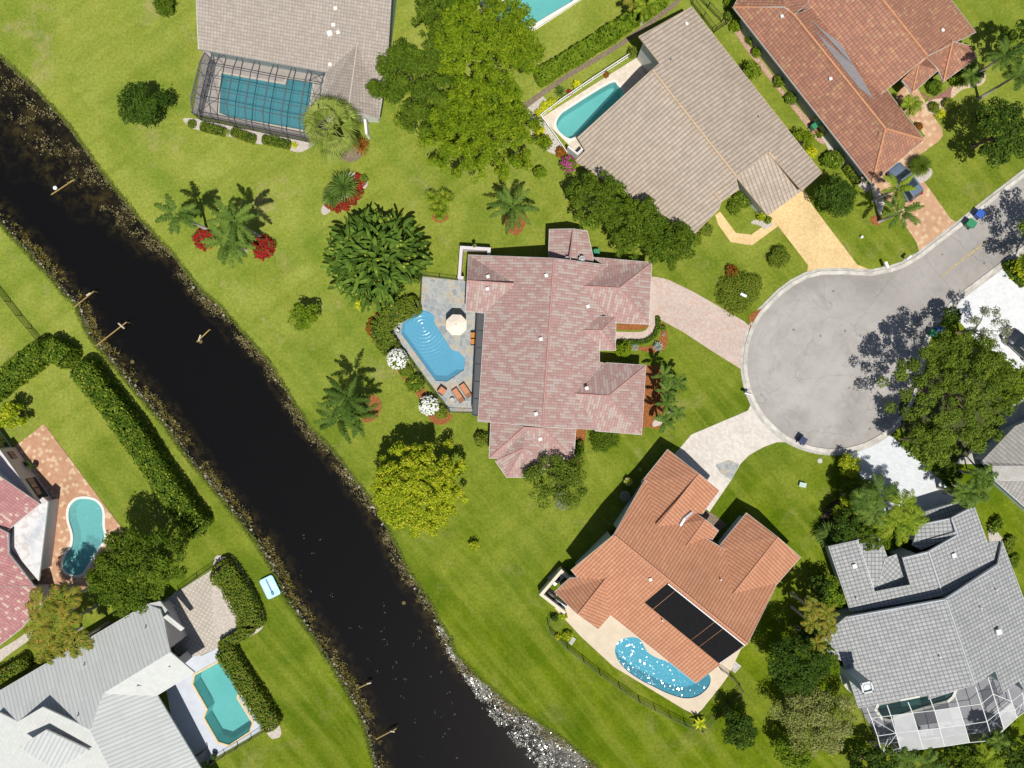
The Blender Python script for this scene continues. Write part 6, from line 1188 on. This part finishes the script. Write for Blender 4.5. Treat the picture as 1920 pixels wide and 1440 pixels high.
# cars
def car(lab, px, py, rz, paint, L_=4.7, W_=1.9, Hh=1.65, suv=True, group=None):
    x, y = G(px, py, 1.0); e = empty('parked_car', (x, y, .03), rz, lab, 'car', group); m = MB(); st = [(-L_/2, .80, .55), (-L_/2+.12, .93, .88), (-L_*.3, 1.0, .98), (0, 1.0, 1.0), (L_*.22, 1.0, .99), (L_*.40, .95, .88), (L_/2-.1, .84, .72), (L_/2, .70, .5)]; n = 10; vs = []; fs = []
    for sx, wk, zt in st:
        w_ = W_/2*wk
        for (yy, zz) in ((-w_*.92, .28), (-w_, .5), (-w_, zt*.82), (-w_*.9, zt*.97), (-w_*.45, zt*1.02), (w_*.45, zt*1.02), (w_*.9, zt*.97), (w_, zt*.82), (w_, .5), (w_*.92, .28)): vs.append((sx, yy, zz))
    for i in range(len(st)-1):
        for j in range(n): fs.append((i*n+j, (i+1)*n+j, (i+1)*n+(j+1) % n, i*n+(j+1) % n))
    fs += [tuple(range(n)), tuple(range(len(st)*n-1, (len(st)-1)*n-1, -1))]; m.add(vs, fs).build('body', paint, e, smooth=True)
    x0, x1 = (-L_/2+.12, L_*.24) if suv else (-L_*.36, L_*.20); t0, t1 = (-L_/2+.45, L_*.10) if suv else (-L_*.20, L_*.04); w0, w1 = W_*.46, W_*.36; zb, zt = .95, Hh
    g_ = MB(); g_.add([(x0, -w0, zb), (x1, -w0*.95, zb), (x1, w0*.95, zb), (x0, w0, zb), (t0, -w1, zt-.04), (t1, -w1, zt-.04), (t1, w1, zt-.04), (t0, w1, zt-.04)], [(4, 5, 6, 7), (0, 1, 5, 4), (1, 2, 6, 5), (2, 3, 7, 6), (3, 0, 4, 7)]); g_.build('windows', glassM, e, bevel=.03)
    MB().box(((t0+t1)/2, 0, zt-.06), (t1-t0+.06, w1*2+.04, .07), 0, .97).build('roof', paint, e, bevel=.03)
    MB().box(((t0+t1)/2+.25, 0, zt+.012), ((t1-t0)*.55, w1*1.5, .02)).build('sunroof', glassM, e)
    for s_ in (-1, 1):
        if suv: MB().tube([(t0+.1, s_*(w1-.03), zt+.05), (t1-.1, s_*(w1-.03), zt+.05)], .025, 6).build('roof_rail', greyM, e)
        MB().box((x1-.25, s_*(W_/2+.06), .92), (.14, .16, .13)).build('wing_mirror', paint, e, bevel=.03)
        MB().box((L_/2-.16, s_*W_*.33, .62), (.22, .34, .12)).build('headlight', whiteM, e, bevel=.03); MB().box((-L_/2+.05, s_*W_*.36, .72), (.12, .26, .2)).build('tail_light', plain('lamp_red', (.4, .02, .02), .3), e, bevel=.02)
        for sx in (-L_*.30, L_*.31): w_ = MB().tube([(sx, s_*(W_/2-.22), .34), (sx, s_*(W_/2+.01), .34)], .34, 18).build('wheel', tyreM, e); MB().tube([(sx, s_*(W_/2), .34), (sx, s_*(W_/2+.025), .34)], .2, 12).build('rim', greyM, w_)
def paint(name, c): t = NT(name); p = t.prin(t.mix(t.noise(200, 1), c, tuple(min(1, v*1.2) for v in c)), .32, .6); p.inputs['Coat Weight'].default_value = 1.0; p.inputs['Coat Roughness'].default_value = .06; MATS[name] = t.m; return t.m
car('dark blue grey car on the terracotta driveway of the rust roofed house', 1698,339,math.radians(126), paint('paint_blue_grey', (.11, .15, .21)), 4.6, 1.95)
car('black car parked on the white driveway at the right edge', 1921,648,math.radians(138), paint('paint_black', (.02, .022, .03)), 4.7, 1.95, 1.5)
car('white car cut off by the bottom left corner', 28,1452,math.radians(60), paint('paint_white', (.7, .7, .7)), 4.6, 1.9, 1.5, suv=False)
# pool cages
def cage_dark():
    g0 = [(384,98,3.1),(412,102,3.1),(445,108,3.1),(478,114,3.1),(513,121,3.1),(547,127,3.1),(578,131,3.1),(608,136,3.1)]
    g1 = [(361,212,2.5),(396,218,2.5),(429,225,2.5),(462,232,2.5),(495,239,2.5),(529,246,2.5),(563,253,2.5),(597,260,2.5)]
    c = P3(480, 180, 0); e = empty('pool_enclosure', c, 0, 'dark bronze screened pool enclosure attached to the beige roof', 'pool enclosure'); A_ = [P3(*p)-c for p in g0]; B_ = [P3(*p)-c for p in g1]; m = MB(); kn = []
    for i, (a, b) in enumerate(zip(A_, B_)):
        k1 = a.lerp(b, .22)+Vector((0, 0, .75)); k2 = a.lerp(b, .80); k2.z = 3.75; kn.append((a, k1, k2, b)); m.tube([a, k1, k2, b, Vector((b.x, b.y, 0))], .065, 5)
    m.build('beam', bronzeM, e); m = MB()
    for lv in range(1, 4):
        for i in range(7): m.tube([kn[i][lv], kn[i+1][lv]], .045, 5)
    for t in (.35, .68):
        for i in range(7): m.tube([kn[i][1].lerp(kn[i][2], t), kn[i+1][1].lerp(kn[i+1][2], t)], .035, 5)
    for z in (.1, 1.1):
        for i in range(7): m.tube([Vector((B_[i].x, B_[i].y, z)), Vector((B_[i+1].x, B_[i+1].y, z))], .04, 5)
    for i, j in ((0, 1), (6, 7)):
        for u, v in ((0, 1), (1, 2), (2, 3)): m.tube([kn[i][u], kn[j][v]], .03, 5); m.tube([kn[j][u], kn[i][v]], .03, 5)
    for t in (0, .33, .66, 1):
        p = A_[0].lerp(B_[0], t); m.tube([Vector((p.x, p.y, 0)), Vector((p.x, p.y, 3.0+.6*math.sin(t*3.1)))], .045, 5)
    m.tube([Vector((A_[0].x, A_[0].y, .1)), Vector((B_[0].x, B_[0].y, .1))], .05, 5); m.tube([Vector((A_[0].x, A_[0].y, 1.4)), Vector((B_[0].x, B_[0].y, 1.4))], .05, 5)
    m.build('purlin', bronzeM, e); m = MB()
    for i in range(7): m.add([(B_[i].x, B_[i].y, 0), (B_[i+1].x, B_[i+1].y, 0), tuple(B_[i+1]), tuple(B_[i])], [(0, 1, 2, 3)])
    m.add([(A_[0].x, A_[0].y, 0), (B_[0].x, B_[0].y, 0), tuple(B_[0]), tuple(kn[0][2]), tuple(kn[0][1]), tuple(A_[0])], [(0, 1, 2, 3, 4, 5)]); m.build('screen_wall', scrM, e); m = MB()
    s2 = NT('insect_screen_fine'); tr = s2.n('BsdfTransparent'); df = s2.n('BsdfDiffuse', {0: (.10, .105, .11)}); ms = s2.n('MixShader', {0: .10}); s2.t.links.new(tr.outputs[0], ms.inputs[1]); s2.t.links.new(df.outputs[0], ms.inputs[2]); s2.t.links.new(ms.outputs[0], s2.out.inputs[0])
    for i in range(7):
        for lv in range(3): m.add([tuple(kn[i][lv]), tuple(kn[i+1][lv]), tuple(kn[i+1][lv+1]), tuple(kn[i][lv+1])], [(0, 1, 2, 3)])
    m.build('screen_roof', s2.m, e); MATS['scr2'] = s2.m
cage_dark()
def cage_white():
    q = lambda x, y: (1560+x/5.333, 1230+y/5.333); z = 3.0; c = P3(1740, 1350, 0); e = empty('pool_enclosure', c, 0, 'white framed screened pool enclosure with some solid white panels at the grey roof', 'pool enclosure')
    W = lambda x, y, zz=z: P3(*q(x, y), zz)-c
    top = [(275,525),(350,520),(550,490),(760,460),(980,425),(1215,338),(1435,305),(1560,215),(1760,335),(1880,300)]
    mid = [(300,630),(392,622),(588,597),(805,570),(1025,545),(1268,510),(1493,480),(1612,380),(1795,455),(1905,370)]
    low = [(325,815),(455,800),(640,772),(858,745),(1075,722),(1325,690),(1550,655),(1668,560),(1830,540),(1920,460)]
    bot = [(350,825),(500,980),(690,950),(910,930),(1125,903),(1375,865),(1605,845),(1720,735),(1845,620),(1925,560)]
    m = MB(); n = len(top)
    for i in range(1, n): m.tube([W(*top[i]), W(*mid[i]), W(*low[i]), W(*bot[i])], .045, 5)
    m.build('beam', whiteM, e); m = MB()
    for row in (mid, low, bot):
        for i in range(1, n-1): m.tube([W(*row[i]), W(*row[i+1])], .038, 5)
    m.tube([W(*mid[1]), W(*low[2])], .025, 4); m.tube([W(500,980), W(640,790)], .035, 4); m.tube([W(500,980), W(560,830)], .035, 4); m.tube([W(500,980), W(680,920)], .035, 4)
    m.tube([W(1845,620), W(1900,480)], .03, 4); m.tube([W(1605,845), W(1710,740)], .03, 4)
    m.build('purlin', whiteM, e); m = MB()
    for i in range(1, n): a = W(*bot[i]); m.tube([a, Vector((a.x, a.y, 0))], .05, 5)
    for i in range(1, n-1):
        for zz in (.1, 1.0): a, b = W(*bot[i]), W(*bot[i+1]); a.z = zz; b.z = zz; m.tube([a, b], .04, 5)
    m.build('post', whiteM, e); m = MB()
    for i in range(1, n-1):
        a, b = W(*bot[i]), W(*bot[i+1]); m.add([(a.x, a.y, 0), (b.x, b.y, 0), tuple(b), tuple(a)], [(0, 1, 2, 3)])
    a, b = W(350,520), W(500,980); m.add([(a.x, a.y, 0), (b.x, b.y, 0), tuple(b), tuple(a)], [(0, 1, 2, 3)]); m.build('screen_wall', MATS['scr2'], e)
    m = MB()
    for i in range(1, n-1):
        for r0, r1 in ((top, mid), (mid, low), (low, bot)): m.add([tuple(W(*r0[i])), tuple(W(*r0[i+1])), tuple(W(*r1[i+1])), tuple(W(*r1[i]))], [(0, 1, 2, 3)])
    m.build('screen_roof', MATS['scr2'], e)
    t = NT('panel_translucent'); tr = t.n('BsdfTransparent'); df = t.n('BsdfDiffuse', {0: t.mix(t.noise(1.5, 4), (.56, .57, .56), (.70, .71, .70))}); ms = t.n('MixShader', {0: .62}); t.t.links.new(tr.outputs[0], ms.inputs[1]); t.t.links.new(df.outputs[0], ms.inputs[2]); t.t.links.new(ms.outputs[0], t.out.inputs[0])
    for pl in ([(605,600),(805,572),(857,744),(645,774)], [(647,776),(857,747),(908,926),(692,948)], [(862,749),(1078,724),(1123,900),(912,928)], [(1028,547),(1268,512),(1325,690),(1078,720)], [(1080,724),(1325,692),(1374,863),(1127,900)], [(1672,568),(1798,460),(1843,615),(1722,733)]):
        MB().add([tuple(W(*p, z+.03)) for p in pl], [(0, 1, 2, 3)]).build('white_panel', t.m, e)
cage_white()
